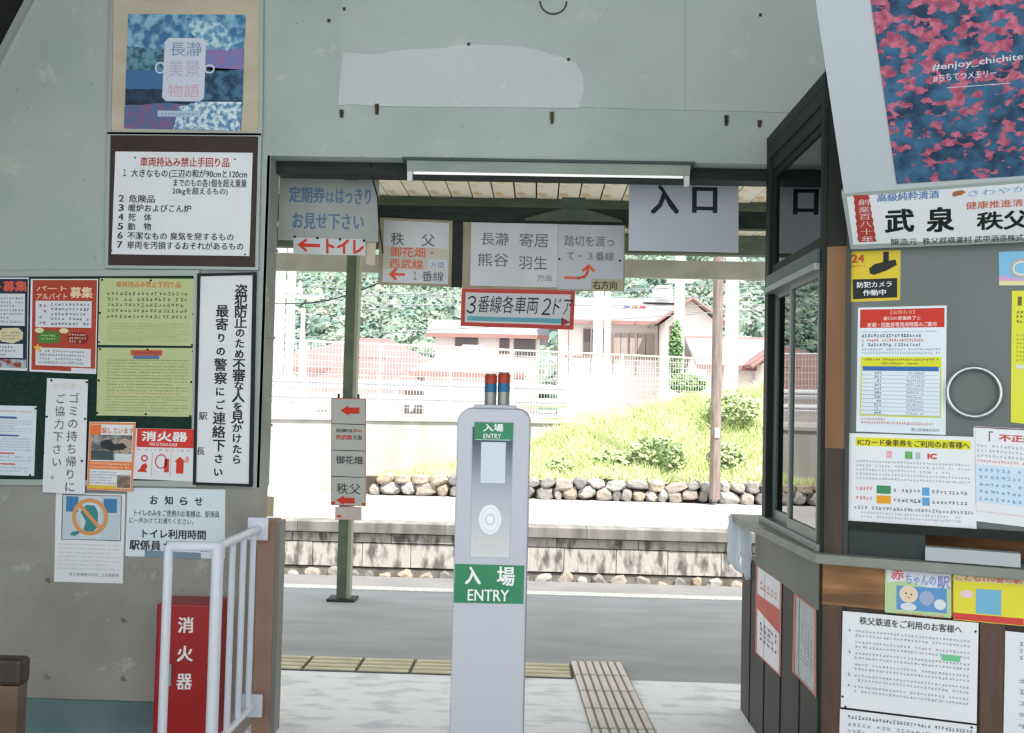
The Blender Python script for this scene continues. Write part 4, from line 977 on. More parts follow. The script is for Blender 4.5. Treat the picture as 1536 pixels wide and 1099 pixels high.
# bench at the lower left
PBn = PY(3.2)
q = hit(41, 990, PBn); q2 = hit(-60, 1028, PBn); zb_ = hit(20, 1030, PBn).z
bn = empty('bench', (q.x - .4, 3.3, ZF)); tag(bn, 'corner of a dark brown wooden bench at the lower left', 'bench')
bi = Matrix.Translation(-bn.location)
for o in (MB().box(q.x - .9, q.x - .02, 3.2, 3.27, zb_, q.z).build('bench_top', M_darkw, None, .015), MB().box(q.x - .09, q.x - .03, 3.205, 3.265, ZF, zb_).build('leg', mat('bench_leg_wood', col(96, 78, 66, KI), col(80, 64, 54, KI), 5, .6)), MB().box(q.x - .80, q.x - .78, 3.20, 3.26, .1, .2).build('stretcher', M_darkw), MB().box(q.x - .88, q.x - .82, 3.205, 3.265, ZF, zb_).build('leg', M_darkw)):
    o.parent = bn; o.matrix_parent_inverse = bi

# stake sign outside left of opening
sk = empty('stake', (hit(404, 780, PY(8.3)).x, 8.3, -.012)); tag(sk, 'small wooden stake with beige tags beside the left jamb on the platform', 'stake')
zz = hit(404, 680, PY(8.3)).z
MB().box(-.045, -.025, -.01, .01, 0, zz).build('stake_post', M_wood, sk)
zz1, zz2 = hit(404, 742, PY(8.3)).z, hit(404, 772, PY(8.3)).z
MB().box(-.02, .035, -.015, -.005, zz2, zz1).build('tag_board', M_beige, sk)

# ================================================================== TICKET GATE PILLAR
PG = PY(3.5)
xg0, xg1 = hit(683, 744, PG).x, hit(792.5, 744, PG).x; ztg = hit(740, 613, PG).z
xm = (xg0 + xg1) / 2; hw = (xg1 - xg0) / 2; H = ztg - ZF
gt = empty('ticket_gate', (xm, 3.6, ZF)); tag(gt, 'slim white card reader gate pillar with green entry stickers in the opening', 'ticket gate')
M_gate = mat('gate_light_grey', col(186, 187, 197, .85), rough=.4, spec=.5)
M_gside = mat('gate_side_grey', col(150, 152, 158, .85), rough=.4)
r_ = .048
out = [(-hw, 0), (hw, 0)] + [(hw - r_ + r_ * math.sin(t * math.pi / 12), H - r_ + r_ * math.cos(t * math.pi / 12)) for t in range(6, -1, -1)] + [(-hw + r_ - r_ * math.sin(t * math.pi / 12), H - r_ + r_ * math.cos(t * math.pi / 12)) for t in range(0, 7)]
def outl(s=0): return out
mb = MB().prism([(x, -.1, z) for x, z in out], [(x, .08, z) for x, z in out]); mb.build('pillar_body', M_gate, gt, bevel=.006)
out2 = [(x * 1.006, z if z < 1 else z + .0) for x, z in out]
MB().prism([(x * 1.012, .0, z * 1.0 + (0.003 if z > H * .6 else 0)) for x, z in out], [(x * 1.012, .1, z + (0.003 if z > H * .6 else 0)) for x, z in out]).build('rear_shell', M_gside, gt)
zc = H
MB().prism([(-.078, -.06, zc), (.078, -.06, zc), (.072, -.06, zc + .014), (-.072, -.06, zc + .014)], [(-.078, .07, zc), (.078, .07, zc), (.072, .07, zc + .014), (-.072, .07, zc + .014)]).build('top_plate', M_gate, gt, bevel=.003)
for u in (733.5, 753.8):
    c = hit(u, 600, PG).x - xm; g0 = zc + .014; tl = hit(u, 559 if u < 740 else 557, PG).z - ZF
    hh = tl - g0; lb = empty('signal_lamp', (c, .0, g0)); lb.parent = gt
    r0 = .0215
    MB().lathe((0, 0, 0), [(r0, 0), (r0, hh * .40)], 20).build('lamp_base', mat('lamp_grey', col(150, 150, 146), rough=.3, metal=.4), lb)
    MB().lathe((0, 0, hh * .40), [(r0, 0), (r0 * 1.03, hh * .03), (r0 * 1.03, hh * .25), (r0, hh * .27)], 20).build('blue_lens', mat('blue_lens', col(30, 100, 140, .95), rough=.3), lb)
    MB().lathe((0, 0, hh * .67), [(r0, 0), (r0 * 1.03, hh * .03), (r0 * 1.03, hh * .26), (r0 * .8, hh * .30)], 20).build('red_lens', mat('red_lens', col(170, 58, 40, .95), rough=.3), lb)
    MB().lathe((0, 0, hh * .965), [(r0 * .9, 0), (r0 * .85, hh * .035)], 20).build('lamp_cap', mat('lamp_grey', col(150, 150, 146)), lb)
gi = Matrix.Translation(-gt.location)
def adopt(S):
    S.done()
    S.o.matrix_parent_inverse = gi
    for o in list(S.o.children): pass
m = bpy.data.materials.new('reader_panel_gradient'); m.use_nodes = True; nt = m.node_tree; b = nt.nodes['Principled BSDF']; b.inputs['Roughness'].default_value = .3  # panel colour darkens towards its top
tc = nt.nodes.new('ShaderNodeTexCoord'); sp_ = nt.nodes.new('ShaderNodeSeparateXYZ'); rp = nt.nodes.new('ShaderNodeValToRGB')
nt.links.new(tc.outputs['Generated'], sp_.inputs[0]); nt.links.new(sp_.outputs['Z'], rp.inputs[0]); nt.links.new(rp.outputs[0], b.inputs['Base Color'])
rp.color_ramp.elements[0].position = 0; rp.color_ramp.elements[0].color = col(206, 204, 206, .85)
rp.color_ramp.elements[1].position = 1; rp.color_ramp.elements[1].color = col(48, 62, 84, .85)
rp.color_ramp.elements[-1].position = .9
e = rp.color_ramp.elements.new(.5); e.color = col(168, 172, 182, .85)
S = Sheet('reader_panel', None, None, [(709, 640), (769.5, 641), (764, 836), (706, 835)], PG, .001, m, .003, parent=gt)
S.rect(720.5, 663, 757, 724, mat('lcd', col(198, 202, 212, .8), rough=.2), 1, 'display')
S.ell(736, 779, 17, 22.5, mat('reader_white', col(244, 244, 252, .95), rough=.3), 1, 'card_target'); S.ell(736, 779, 8, 9, ink(196, 196, 204), 2, 'card_target'); S.ring(736, 779, 13, 18, 1.2, ink(206, 206, 214), 2, 'card_target')
S.ell(736, 779, 5.5, 6, ink(226, 226, 232), 3, 'card_target'); S.lines(719, 806, 754, 816, 2, ink(206, 200, 184), lay=1, h=.6)
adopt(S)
Gn = mat('green_sticker', col(42, 122, 84, .85), col(50, 130, 92, .85), 5, .4)
S = Sheet('header_sticker', None, None, [(714, 633), (768, 634), (770, 638), (769, 657), (766, 661), (715, 660), (711.5, 657), (712, 637)][:8], PG, .0045, Gn, .001, parent=gt, ref=(711.5, 633.5, 769.5, 660.5)) if False else Sheet('header_sticker', None, None, [(712, 633), (770, 634), (769, 661), (711, 660)], PG, .0045, Gn, .001, parent=gt)
S.text('入場', 725, 635.5, 755, 647, wh, .03, 2); S.text('ENTRY', 725.5, 650.5, 752, 657.5, wh, .01, 2); S.rect(714, 659, 766, 660, ink(196, 200, 206), 1, 'edge_line'); adopt(S)
S = Sheet('entry_sticker', None, None, [(682.5, 845.5), (786.5, 848), (785, 905.5), (680.5, 903.5)], PG, .0005, Gn, .001, parent=gt)
S.text('入', 697, 850, 721, 877, wh, .04, 2); S.text('場', 745, 849, 772, 878, wh, .03, 2); S.text('ENTRY', 702, 884, 764, 901, wh, .02, 2); adopt(S)

# ================================================================== TICKET BOOTH (right)
tb = empty('ticket_booth', (1.03, 3.66, ZF)); tag(tb, 'timber ticket office booth with sliding side window at the right', 'ticket booth')
ti = Matrix.Translation(-tb.location)
def bch(o, p=None): o.parent = p or tb; o.matrix_parent_inverse = ti; return o
X = 1.03
zs, zm, ztp = .985, 2.08, 2.70
Yn, Yf = 3.66, 4.60
bch(MB().box(X, X + .06, Yn, Yf, ztp - .06, ztp).build('head_rail', M_fr_dark, bevel=.004))
bch(MB().box(X, X + .06, Yf - .07, Yf, zs, ztp - .06).build('window_post', M_fr_dark, bevel=.004))
bch(MB().box(X, X + .06, Yn, Yn + .045, zs, ztp - .06).build('window_post', M_fr_dark, bevel=.004))
bch(MB().box(X - .012, X + .05, Yn + .045, Yf - .07, zm - .035, zm + .02).build('transom', mat('grey_transom', col(96, 108, 104), rough=.5), bevel=.003))
bch(MB().box(X - .02, X + .05, Yn + .045, Yf - .07, zm - .06, zm - .035).build('sash_track', M_alu))
bch(MB().box(X + .008, X + .05, Yn + .045, Yf - .07, ztp - .12, ztp - .06).build('head_trim', M_fr_dark))
M_glass2 = glass_mat('sash_glass', 3.6)
def sash(name, y0, y1, z0, z1, xo, mfr, fw=.03):
    f = MB().box(xo, xo + .022, y0, y0 + fw, z0, z1).box(xo, xo + .022, y1 - fw, y1, z0, z1).box(xo, xo + .022, y0 + fw, y1 - fw, z0, z0 + fw * 1.6).box(xo, xo + .022, y0 + fw, y1 - fw, z1 - fw, z1).build(name, mfr); bch(f)
    g = MB().box(xo + .009, xo + .013, y0 + fw, y1 - fw, z0 + fw * 1.6, z1 - fw).build('pane', M_glass if name == 'fixed_light' else M_glass2); g.parent = f
sash('fixed_light', Yn + .045, Yf - .07, zm + .02, ztp - .12, X + .015, M_fr_dark)
M_alus = mat('sash_aluminium', col(120, 130, 128), rough=.4, metal=.5)
ym = (Yn + Yf) / 2
sash('sliding_sash', Yn + .045, ym + .02, zs + .03, zm - .06, X + .004, M_alus, .025)
sash('sliding_sash', ym - .02, Yf - .07, zs + .03, zm - .06, X + .030, M_alus, .025)
bch(MB().box(X - .012, X + .06, Yn, Yf, zs, zs + .03).build('sill_track', M_alus, bevel=.003))
# ledge (tapered), apron
def fr(t, z, o=0): v = PF[0] + DF * t + NF * o; return Vector((v.x, v.y, z))
A = Vector((.945, 4.9, 0)); B = fr(0, 0, .045) + Vector((-.012, 0, 0)); Cc = fr(2.4, 0, .045); D = fr(2.4, 0, -.1); E_ = Vector((1.10, 3.76, 0)); G = Vector((1.10, 4.9, 0))
poly = [A, B, Cc, D, E_, G]
M_ledge = mat('grey_ledge', col(132, 134, 128), col(150, 152, 144), 5, .5, .1)
bch(MB().prism([Vector((p.x, p.y, zs - .035)) for p in poly], [Vector((p.x, p.y, zs)) for p in poly]).build('counter_ledge', M_ledge, bevel=.004))
M_apg = mat('grey_apron', col(118, 120, 114), col(128, 130, 124), 4, .6)
bch(MB().box(X - .0, X + .05, Yn - .0, 4.72, .775, zs - .035).build('side_apron', M_apg))
bch(MB().box(X + .012, X + .05, Yn + .01, 5.06, ZF, .775).build('side_panel', mat('dark_side_panel', col(76, 72, 70), col(66, 62, 60), 3, .6, stretch=(1, 4, .5))))
for y in (3.95, 4.25, 4.55, 4.85):
    bch(MB().box(X + .008, X + .013, y, y + .006, ZF, .775).build('panel_joint', M_black))
# front face pieces on PF
def fbox(t0, t1, z0, z1, o0, o1):
    return MB().prism([fr(t0, z0, o1), fr(t1, z0, o1), fr(t1, z1, o1), fr(t0, z1, o1)], [fr(t0, z0, o0), fr(t1, z0, o0), fr(t1, z1, o0), fr(t0, z1, o0)])
bch(fbox(0.0, .012, ZF, ztp + .3, -.06, .0).build('corner_post', M_fr_dark))
def tz(u, v, off=0):
    p = hit(u, v, PF, off); return (p - PF[0]).dot(DF), p.z
t1_, _ = tz(1268, 600)
zA = tz(1240, 370)[1]; zB = tz(1245, 672)[1]
bch(fbox(.014, t1_, zA, 3.1, -.05, -.005).build('face_board', mat('painted_shade_board', col(30, 30, 27), col(38, 36, 32), 4, .7)))  # upper board: shade under the advert is put into its dark colour
bch(fbox(.014, t1_, zB, zA, -.05, -.002).build('face_board', M_wood))
bch(fbox(.014, t1_, zs, zB, -.05, -.004).build('face_board', M_darkw))
zP0 = zs + .12
M_acr = mat('frosted_grey_panel', col(98, 106, 104, .9), col(112, 117, 117, .9), 1.2, .5, spec=.4)
pnl = bch(fbox(t1_ + .012, 2.4, zP0, tz(1300, 378)[1] + .1, -.03, -.022).build('ticket_window_panel', M_acr))
bch(fbox(t1_, t1_ + .014, zs, 3.1, -.04, .004).build('panel_edge_bar', mat('dark_edge', col(50, 60, 58), rough=.4)))
bch(fbox(t1_ + .014, 2.4, zP0 - .03, zP0, -.04, .0).build('panel_bottom_bar', M_fr_dark))
ts0, _ = tz(1388, 810); ts1, _ = tz(1530, 810)
bch(fbox(t1_, ts0, zs, zP0 - .03, -.06, -.01).build('lower_face', mat('dark_teal_face', col(50, 58, 58), rough=.6)))
bch(fbox(ts0, 2.4, zs, zP0 - .03, -.3, -.25).build('slot_back', M_wood2))
o = fbox(ts0 + .0, ts1, zs + .004, zs + .05, -.03, .025).build('coin_tray', mat('grey_tray', col(170, 174, 178, .8), rough=.4)); thing_pos(o); tag(o, 'pale grey shallow tray on the booth ledge under the window', 'tray')
bch(fbox(0, 2.4, tz(1300, 912)[1], zs - .035, -.05, .0).build('front_apron', M_wood2))
zap = tz(1300, 912)[1]
M_dw2 = mat('reddish_dark_wood', col(92, 70, 58, KI), col(76, 56, 46, KI), 4, .6, .15, stretch=(4, 4, .5))
for u0, u1, mm, oo in ((1226, 1262, M_dw2, 0), (1262, 1470, M_darkw, -.012), (1470, 1508, M_dw2, 0)):
    a0, a1 = tz(u0, 1000)[0], tz(u1, 1000)[0]
    bch(fbox(max(0, a0), a1, ZF, zap, -.05, -.004 + oo).build('lower_board', mm))
bch(fbox(tz(1508, 1000)[0], 2.4, ZF, zap, -.05, -.016).build('lower_board', M_darkw))
bch(MB().prism([(1.03, 3.66, ztp), (1.03, 4.6, ztp), fr(2.4, ztp) + Vector((0, 2.1, 0)), fr(2.4, ztp)], [(1.03, 3.66, ztp + .05), (1.03, 4.6, ztp + .05), fr(2.4, ztp + .05) + Vector((0, 2.1, 0)), fr(2.4, ztp + .05)]).build('booth_roof', M_dark))
# steel ring (speaking hole)
c = hit(1461, 588, PF, .0); rr = .5 * (hit(1501, 590, PF).z * 0 + (hit(1461, 549, PF).z - hit(1461, 628, PF).z))
tt1 = DF; n = 48; mb = MB(); vs = []; fs = []
for i in range(n):
    a = i * 2 * math.pi / n; d = DF * math.cos(a) + Vector((0, 0, 1)) * math.sin(a)
    for (r0, h) in ((rr, -.022), (rr, .0), (rr - .004, .006), (rr - .013, .004), (rr - .017, -.022)):
        vs.append(c + d * r0 + NF * h)
for i in range(n):
    for k in range(5): fs.append((i * 5 + k, i * 5 + (k + 1) % 5, ((i + 1) % n) * 5 + (k + 1) % 5, ((i + 1) % n) * 5 + k))
mb.add(vs, fs, True); bch(mb.build('speaking_ring', M_metal))

# tilted advertisement board above the booth window
tilt = R(42)
NA = (NF * math.cos(tilt) - Vector((0, 0, 1)) * math.sin(tilt)); 
pA = hit(1400, 372, PF, .02)
PA = (pA, NA)
ab = slab(MB(), [(1213, -70), (1800, -90), (1800, 250), (1266, 290)], PA, -.03, .028)
o = ab.build('advert_backing', mat('advert_white_board', col(184, 188, 194, KI), rough=.5)); thing_pos(o); tag(o, 'white tilted hoarding board above the ticket window', 'board')
S = Sheet('flower_poster', 'large poster of pink flowers over blue leaves at the upper right', 'poster', [(1296, -70), (1800, -80), (1800, 246), (1345, 276)], PA, -.001, mat('poster_dummy', (1, 1, 1, 1)), .002, ref=(1296, -75, 1800, 261))
m = bpy.data.materials.new('flower_picture'); m.use_nodes = True; nt = m.node_tree; b = nt.nodes['Principled BSDF']; b.inputs['Roughness'].default_value = .5
tc = nt.nodes.new('ShaderNodeTexCoord'); nn = nt.nodes.new('ShaderNodeTexNoise'); nn.inputs['Scale'].default_value = 14; nn.inputs['Detail'].default_value = 6; nt.links.new(tc.outputs['Object'], nn.inputs['Vector'])
r1 = nt.nodes.new('ShaderNodeValToRGB'); nt.links.new(nn.outputs['Fac'], r1.inputs[0])
r1.color_ramp.elements[0].position = .38; r1.color_ramp.elements[0].color = col(34, 54, 80, KI); r1.color_ramp.elements[1].position = .62; r1.color_ramp.elements[1].color = col(62, 104, 138, KI)
va = nt.nodes.new('ShaderNodeTexNoise'); va.inputs['Scale'].default_value = 26; va.inputs['Detail'].default_value = 3
mp = nt.nodes.new('ShaderNodeMapping'); mp.inputs['Scale'].default_value = (1, 1, 1.7); nt.links.new(tc.outputs['Object'], mp.inputs[0]); nt.links.new(mp.outputs[0], va.inputs['Vector'])
sx_ = nt.nodes.new('ShaderNodeSeparateXYZ'); nt.links.new(tc.outputs['Generated'], sx_.inputs[0])
ad = nt.nodes.new('ShaderNodeMath'); ad.operation = 'MULTIPLY_ADD'; nt.links.new(sx_.outputs['Z'], ad.inputs[0]); ad.inputs[1].default_value = .15; nt.links.new(va.outputs['Fac'], ad.inputs[2])
r2 = nt.nodes.new('ShaderNodeValToRGB'); nt.links.new(ad.outputs[0], r2.inputs[0])
r2.color_ramp.elements[0].position = .585; r2.color_ramp.elements[0].color = (0, 0, 0, 1); r2.color_ramp.elements[1].position = .615; r2.color_ramp.elements[1].color = (1, 1, 1, 1)
n3 = nt.nodes.new('ShaderNodeTexNoise'); n3.inputs['Scale'].default_value = 45; nt.links.new(tc.outputs['Object'], n3.inputs['Vector'])
r3 = nt.nodes.new('ShaderNodeValToRGB'); nt.links.new(n3.outputs['Fac'], r3.inputs[0]); r3.color_ramp.elements[0].position = .35; r3.color_ramp.elements[0].color = col(150, 66, 92, KI); r3.color_ramp.elements[1].position = .7; r3.color_ramp.elements[1].color = col(196, 110, 132, KI)
mx = nt.nodes.new('ShaderNodeMix'); mx.data_type = 'RGBA'; nt.links.new(r2.outputs[0], mx.inputs[0]); nt.links.new(r1.outputs[0], mx.inputs[6]); nt.links.new(r3.outputs[0], mx.inputs[7]); nt.links.new(mx.outputs[2], b.inputs['Base Color'])
S.o.data.materials.clear(); S.o.data.materials.append(m)
def warp(S, u, v):   # photo pixel -> sheet reference coordinates (inverse bilinear by iteration)
    x0, y0, x1, y1 = S.ref; a, b_, c, d = S.q; p, t = .3, .5
    for _ in range(25):
        lx = a[0] * (1 - t) + d[0] * t; rx_ = b_[0] * (1 - t) + c[0] * t; p = (u - lx) / (rx_ - lx)
        ty = a[1] * (1 - p) + b_[1] * p; by = d[1] * (1 - p) + c[1] * p; t = (v - ty) / (by - ty)
    return x0 + p * (x1 - x0), y0 + t * (y1 - y0)
def wtext(S, t, u0, v0, u1, v1, h, m_, bold=0, lay=2):
    """text whose top left is pixel (u0,v0), top right (u1,v1), pixel height h"""
    vs, fs = glyphs(t, bold); a = min(v[0] for v in vs); b_ = max(v[0] for v in vs); c = min(v[1] for v in vs); d = max(v[1] for v in vs)
    P_ = []
    for x, y in vs:
        p = (x - a) / (b_ - a); q_ = (d - y) / (d - c); P_.append(warp(S, u0 + (u1 - u0) * p + .12 * h * q_ * 0, v0 + (v1 - v0) * p + h * q_))
    S.glyph('lettering', m_, P_, fs, lay, bold * h * .8, bold * h * .8)
wtext(S, '#enjoy_chichitetsu', 1398, 96, 1560, 76, 13, ink(206, 204, 220), .02)
wtext(S, '#ちちてつメモリー', 1400, 112, 1494, 104, 11, ink(206, 204, 220), .02)
x0_, y0_ = warp(S, 1420, 131); x1_, y1_ = warp(S, 1516, 124); S.poly([(x0_, y0_), (x1_, y1_), (x1_, y1_ + 1.2), (x0_, y0_ + 1.2)], ink(190, 190, 206), 2, 'fine_print')
S.done()
# banner
S = Sheet('sake_banner', 'white banner with bold black brush characters under the flower poster', 'sign', [(1262, 289), (1800, 247), (1800, 352), (1276, 374)], PA, -.028, M_frame, .026)
def wq(pts): return [warp(S, *p) for p in pts]
S.poly(wq([(1270, 295), (1800, 254), (1800, 345), (1280, 367)]), M_paper, 1, 'banner_face')
jag = []
for k in range(14):
    v = 293 + k * 5.4; jag.append((1279.5 + k * .55 + (1.6 if k % 2 else 0), v))
for k in range(13, -1, -1):
    v = 293 + k * 5.4; jag.append((1302 + k * .9 + (1.6 if k % 2 else 0), v - 1))
S.poly(wq(jag), ink(168, 62, 58), 2, 'red_seal')
for i, ch_ in enumerate('創業百八十年'): wtext(S, ch_, 1287 + i * 1.1, 299 + i * 11, 1303 + i * 1.3, 298.5 + i * 11, 9, ink(214, 196, 196), .0, 3)
wtext(S, '高級純粋清酒', 1316, 291, 1408, 285, 12, ink(96, 128, 176), .03)
S.poly(wq([(1428, 290), (1432, 287), (1443, 285), (1449, 288), (1443, 292), (1430, 295)]), ink(160, 104, 70), 2, 'brown_mark')
wtext(S, 'さわやか', 1452, 286, 1540, 278, 9, ink(130, 156, 196), 0)
wtext(S, '健康推進清酒', 1449, 303, 1552, 297, 11, ink(196, 96, 80), .02)
wtext(S, '武', 1329, 315, 1370, 313, 34, ink(28, 34, 32), .05); wtext(S, '泉', 1391, 312, 1430, 310, 36, ink(28, 34, 32), .05)
wtext(S, '秩', 1466, 319, 1504, 317, 26, ink(30, 36, 34), .04); wtext(S, '父', 1506, 317, 1544, 315, 27, ink(30, 36, 34), .04)
wtext(S, '醸造元', 1336, 358, 1376, 357, 10, ink(64, 68, 66), .01); wtext(S, '秩父郡横瀬村 武甲酒造株式会社', 1384, 357, 1560, 350, 10, ink(64, 68, 66), .01)
S.done()

# booth window stickers and notices
PO = PF
Yw = mat('safety_yellow', col(196, 170, 40, .7), rough=.5)
S = Sheet('camera_sticker', 'yellow security camera sticker on the ticket window panel', 'sticker', [(1273, 377), (1351, 375), (1350, 450), (1275, 453)], PO, -.0215, Yw, .001)
S.text('24', 1278, 381, 1297, 393, ink(168, 66, 40), .03); S.lines(1278, 396, 1299, 400, 1, ink(168, 66, 40), h=.7)
S.poly([(1304, 402), (1312, 396), (1330, 392), (1343, 390), (1345, 398), (1330, 406), (1311, 412), (1305, 410)], ink(34, 36, 32), 2, 'camera_picture'); S.rect(1325, 378, 1333, 394, ink(34, 36, 32), 2, 'camera_picture')
S.rect(1279, 418, 1346, 447, ink(30, 34, 34), 2); S.text('防犯カメラ', 1285, 422, 1338, 431, ink(206, 208, 210), .03, 3); S.text('作動中', 1294, 434, 1329, 443, ink(206, 208, 210), .03, 3); S.done()
S = Sheet('rainbow_sticker', 'small pastel rainbow sticker at the right edge under the banner', 'sticker', [(1498, 378), (1580, 374), (1580, 428), (1499, 428)], PO, -.0215, ink(120, 172, 206), .001)
S.poly([(1498, 412), (1530, 418), (1580, 410), (1580, 421), (1498, 421)], ink(190, 150, 190), 1); S.rect(1498, 421, 1580, 428, ink(206, 204, 150), 1); S.ring(1532, 402, 16, 14, 2.5, ink(190, 160, 120), 2); S.ring(1532, 402, 13, 11, 2.5, ink(206, 208, 206), 2); S.done()
S = Sheet('yellow_fare_notice', 'bright yellow notice at the right edge of the ticket window', 'notice', [(1518, 436), (1620, 434), (1620, 645), (1516, 633)], PO, -.0215, mat('lemon_paper', col(206, 206, 60, KI), rough=.6), .001)
S.text('I', 1526, 444, 1532, 458, ink(96, 96, 40), .03); S.lines(1524, 464, 1610, 486, 3, ink(90, 90, 40), h=.5); S.lines(1524, 500, 1610, 545, 7, ink(150, 150, 60), h=.4); S.rect(1524, 549, 1610, 555, ink(206, 206, 200), 2); S.done()
S = Sheet('timetable_notice', 'white notice with red header and yellow framed timetable', 'notice', [(1287, 461), (1420, 458), (1418.5, 652), (1284, 647)], PO, -.0215, M_paper2, .002)
r9 = ink(188, 48, 36); S.rect(1289, 463, 1416, 491, r9, 1); S.text('【お知らせ】', 1335, 465, 1371, 471, ink(216, 150, 140), .02); S.text('窓口の営業終了と', 1324, 474, 1380, 480, ink(226, 200, 196), .02); S.text('定期・回数券等発売時間のご案内', 1300, 483, 1404, 490, ink(226, 200, 196), .02)
S.lines(1292, 495, 1406, 499, 1, ink(150, 160, 170)); S.lines(1292, 500, 1388, 506, 1, ink(70, 76, 84), h=.7); S.lines(1292, 507.5, 1386, 512.5, 1, ink(196, 92, 86), h=.8); S.lines(1292, 514, 1380, 520, 1, ink(80, 84, 90), h=.7); S.lines(1292, 521, 1410, 532, 2, ink(140, 148, 158), h=.5)
S.rect(1291, 535, 1412, 549, ink(204, 202, 44), 1); S.lines(1297, 537, 1408, 541, 1, ink(80, 80, 50), h=.7); S.lines(1322, 543, 1380, 547, 1, ink(80, 80, 50), h=.7)
S.border(1291, 549, 1412, 625, 2, ink(190, 196, 60), 1); S.rect(1294, 549.5, 1408, 556, ink(50, 98, 160), 2)
for k in range(11):
    y = 557 + k * 6; S.rect(1294, y + 5.2, 1408, y + 5.9, ink(150, 168, 186), 2, 'table_rule'); S.lines(1312, y, 1322, y + 5, 1, ink(80, 90, 104), h=.6); S.lines(1360, y, 1388, y + 5, 1, ink(120, 132, 150), h=.6, cell=3)
S.lines(1293, 628, 1330, 631, 1, ink(190, 90, 90), h=.8); S.lines(1293, 632, 1402, 637, 1, ink(190, 110, 110), h=.7); S.text('秩父鉄道株式会社', 1368, 641, 1410, 646, ink(110, 116, 124), .0); S.done()
S = Sheet('fraud_notice', 'white notice with red heading and pale blue band at the right edge', 'notice', [(1460, 641), (1620, 650), (1618, 800), (1462, 781)], PO, -.0185, M_paper, .002)
S.text('「', 1484, 650, 1490, 665, ink(60, 60, 64), .0); S.text('不正乗車', 1499, 653, 1570, 664, ink(190, 70, 70), .04); S.lines(1466, 669, 1610, 692, 3, ink(160, 156, 170), h=.5); S.lines(1466, 693, 1610, 699, 1, ink(200, 130, 140), h=.6)
S.rect(1464, 702, 1612, 760, ink(190, 208, 226), 1); S.lines(1468, 704, 1610, 760, 5, ink(120, 150, 186), h=.4, ragged=.1); S.border(1463, 643, 1614, 775, .8, ink(206, 160, 176), 1); S.done()
S = Sheet('ic_card_notice', 'white notice with yellow highlighted card heading at the window foot', 'notice', [(1270, 649), (1460, 655), (1465, 795), (1268, 784)], PO, -.0155, M_paper, .002)
S.rect(1283, 658, 1458, 671, ink(214, 206, 40), 1); S.text('ICカード乗車券をご利用のお客様へ', 1286, 660, 1456, 670, ink(66, 66, 40), .02, 3)
S.rect(1330, 677, 1338, 688, ink(214, 160, 170), 2, 'small_mark'); S.rect(1358, 677, 1369, 688, ink(96, 160, 90), 2, 'small_mark'); S.rect(1374, 678, 1381, 688, ink(170, 176, 190), 2, 'small_mark'); S.text('IC', 1392, 679, 1406, 687, ink(196, 64, 60), .05)
S.lines(1284, 691, 1455, 723, 5, ink(150, 152, 162), h=.42, ragged=.5)
for y, cc_ in ((731, (60, 130, 90)), (746, (214, 150, 40))):
    S.lines(1285, y, 1312, y + 8, 1, ink(200, 90, 90), h=.6, cell=5); S.rect(1315, y - 1, 1336, y + 11, ink(*cc_), 2, 'coloured_box'); S.lines(1340, y + 1, 1381, y + 9, 1, ink(96, 96, 104), h=.6); S.rect(1383, y - 1, 1394, y + 11, ink(90, 150, 200), 2, 'coloured_box'); S.lines(1398, y + 1, 1452, y + 9, 1, ink(110, 110, 120), h=.6)
S.lines(1282, 761, 1458, 768, 1, ink(110, 112, 122), h=.6); S.lines(1292, 769, 1440, 781, 2, ink(160, 162, 172), h=.45); S.done()
# stickers on the apron
S = Sheet('baby_station_sticker', 'pastel green sticker with a cartoon baby on the wooden apron', 'sticker', [(1328, 850), (1427, 855), (1427, 927), (1327, 918)], PO, .001, ink(172, 196, 148), .002)
S.poly([(1330, 852), (1425, 857), (1425, 878), (1400, 882), (1360, 872), (1330, 876)], ink(206, 206, 214), 1)
S.text('赤', 1336, 855, 1356, 871, ink(206, 96, 104), .03); S.text('ちゃんの', 1358, 862, 1404, 877, ink(120, 150, 190), .03, 3); S.text('駅', 1406, 862, 1425, 880, ink(130, 130, 190), .02, 3)
S.rect(1345, 880, 1420, 916, ink(90, 140, 190), 2, 'picture'); S.ell(1363, 892, 14, 13, ink(216, 196, 170), 4, 'baby_face'); S.ell(1359, 891, 1.2, 1.5, ink(60, 50, 50), 5, 'eye'); S.ell(1367, 892, 1.2, 1.5, ink(60, 50, 50), 5, 'eye'); S.ell(1363, 897, 2.5, 1, ink(190, 96, 96), 5, 'mouth')
S.ell(1363, 911, 12, 6, ink(206, 208, 214), 4, 'bib'); S.ell(1410, 904, 9, 8, ink(206, 208, 214), 4, 'speech_cloud'); S.ell(1390, 896, 11, 11, ink(150, 160, 190), 3, 'picture'); S.lines(1346, 919, 1416, 924, 1, ink(206, 120, 80), h=.6); S.pins([(1331, 853), (1424, 924)], r=1); S.done()
S = Sheet('children_station_sticker', 'yellow sticker with pink heading and red foot band on the wooden apron', 'sticker', [(1430, 856), (1537, 861), (1536, 939), (1430, 929)], PO, .001, ink(214, 202, 60), .002)
S.rect(1432, 858, 1535, 874, ink(212, 196, 150), 1); S.text('こども110番の駅', 1434, 861, 1533, 873, ink(206, 104, 110), .02, 3); S.rect(1430, 923, 1536, 933, ink(196, 66, 60), 1); S.ell(1450, 893, 10, 6, ink(216, 190, 196), 2, 'speech_cloud')
S.rect(1464, 884, 1502, 921, ink(110, 168, 196), 2, 'plain_blue_panel'); S.done()
M_wp3 = M_paper
S = Sheet('passenger_notice', 'white numbered notice to passengers on the lower booth wall', 'notice', [(1264, 916), (1468, 934), (1465, 1085), (1261, 1060)], PO, .001, M_wp3, .002)
S.text('秩父鉄道をご利用のお客様へ', 1288, 931, 1442, 943, ink(70, 70, 76), .02)
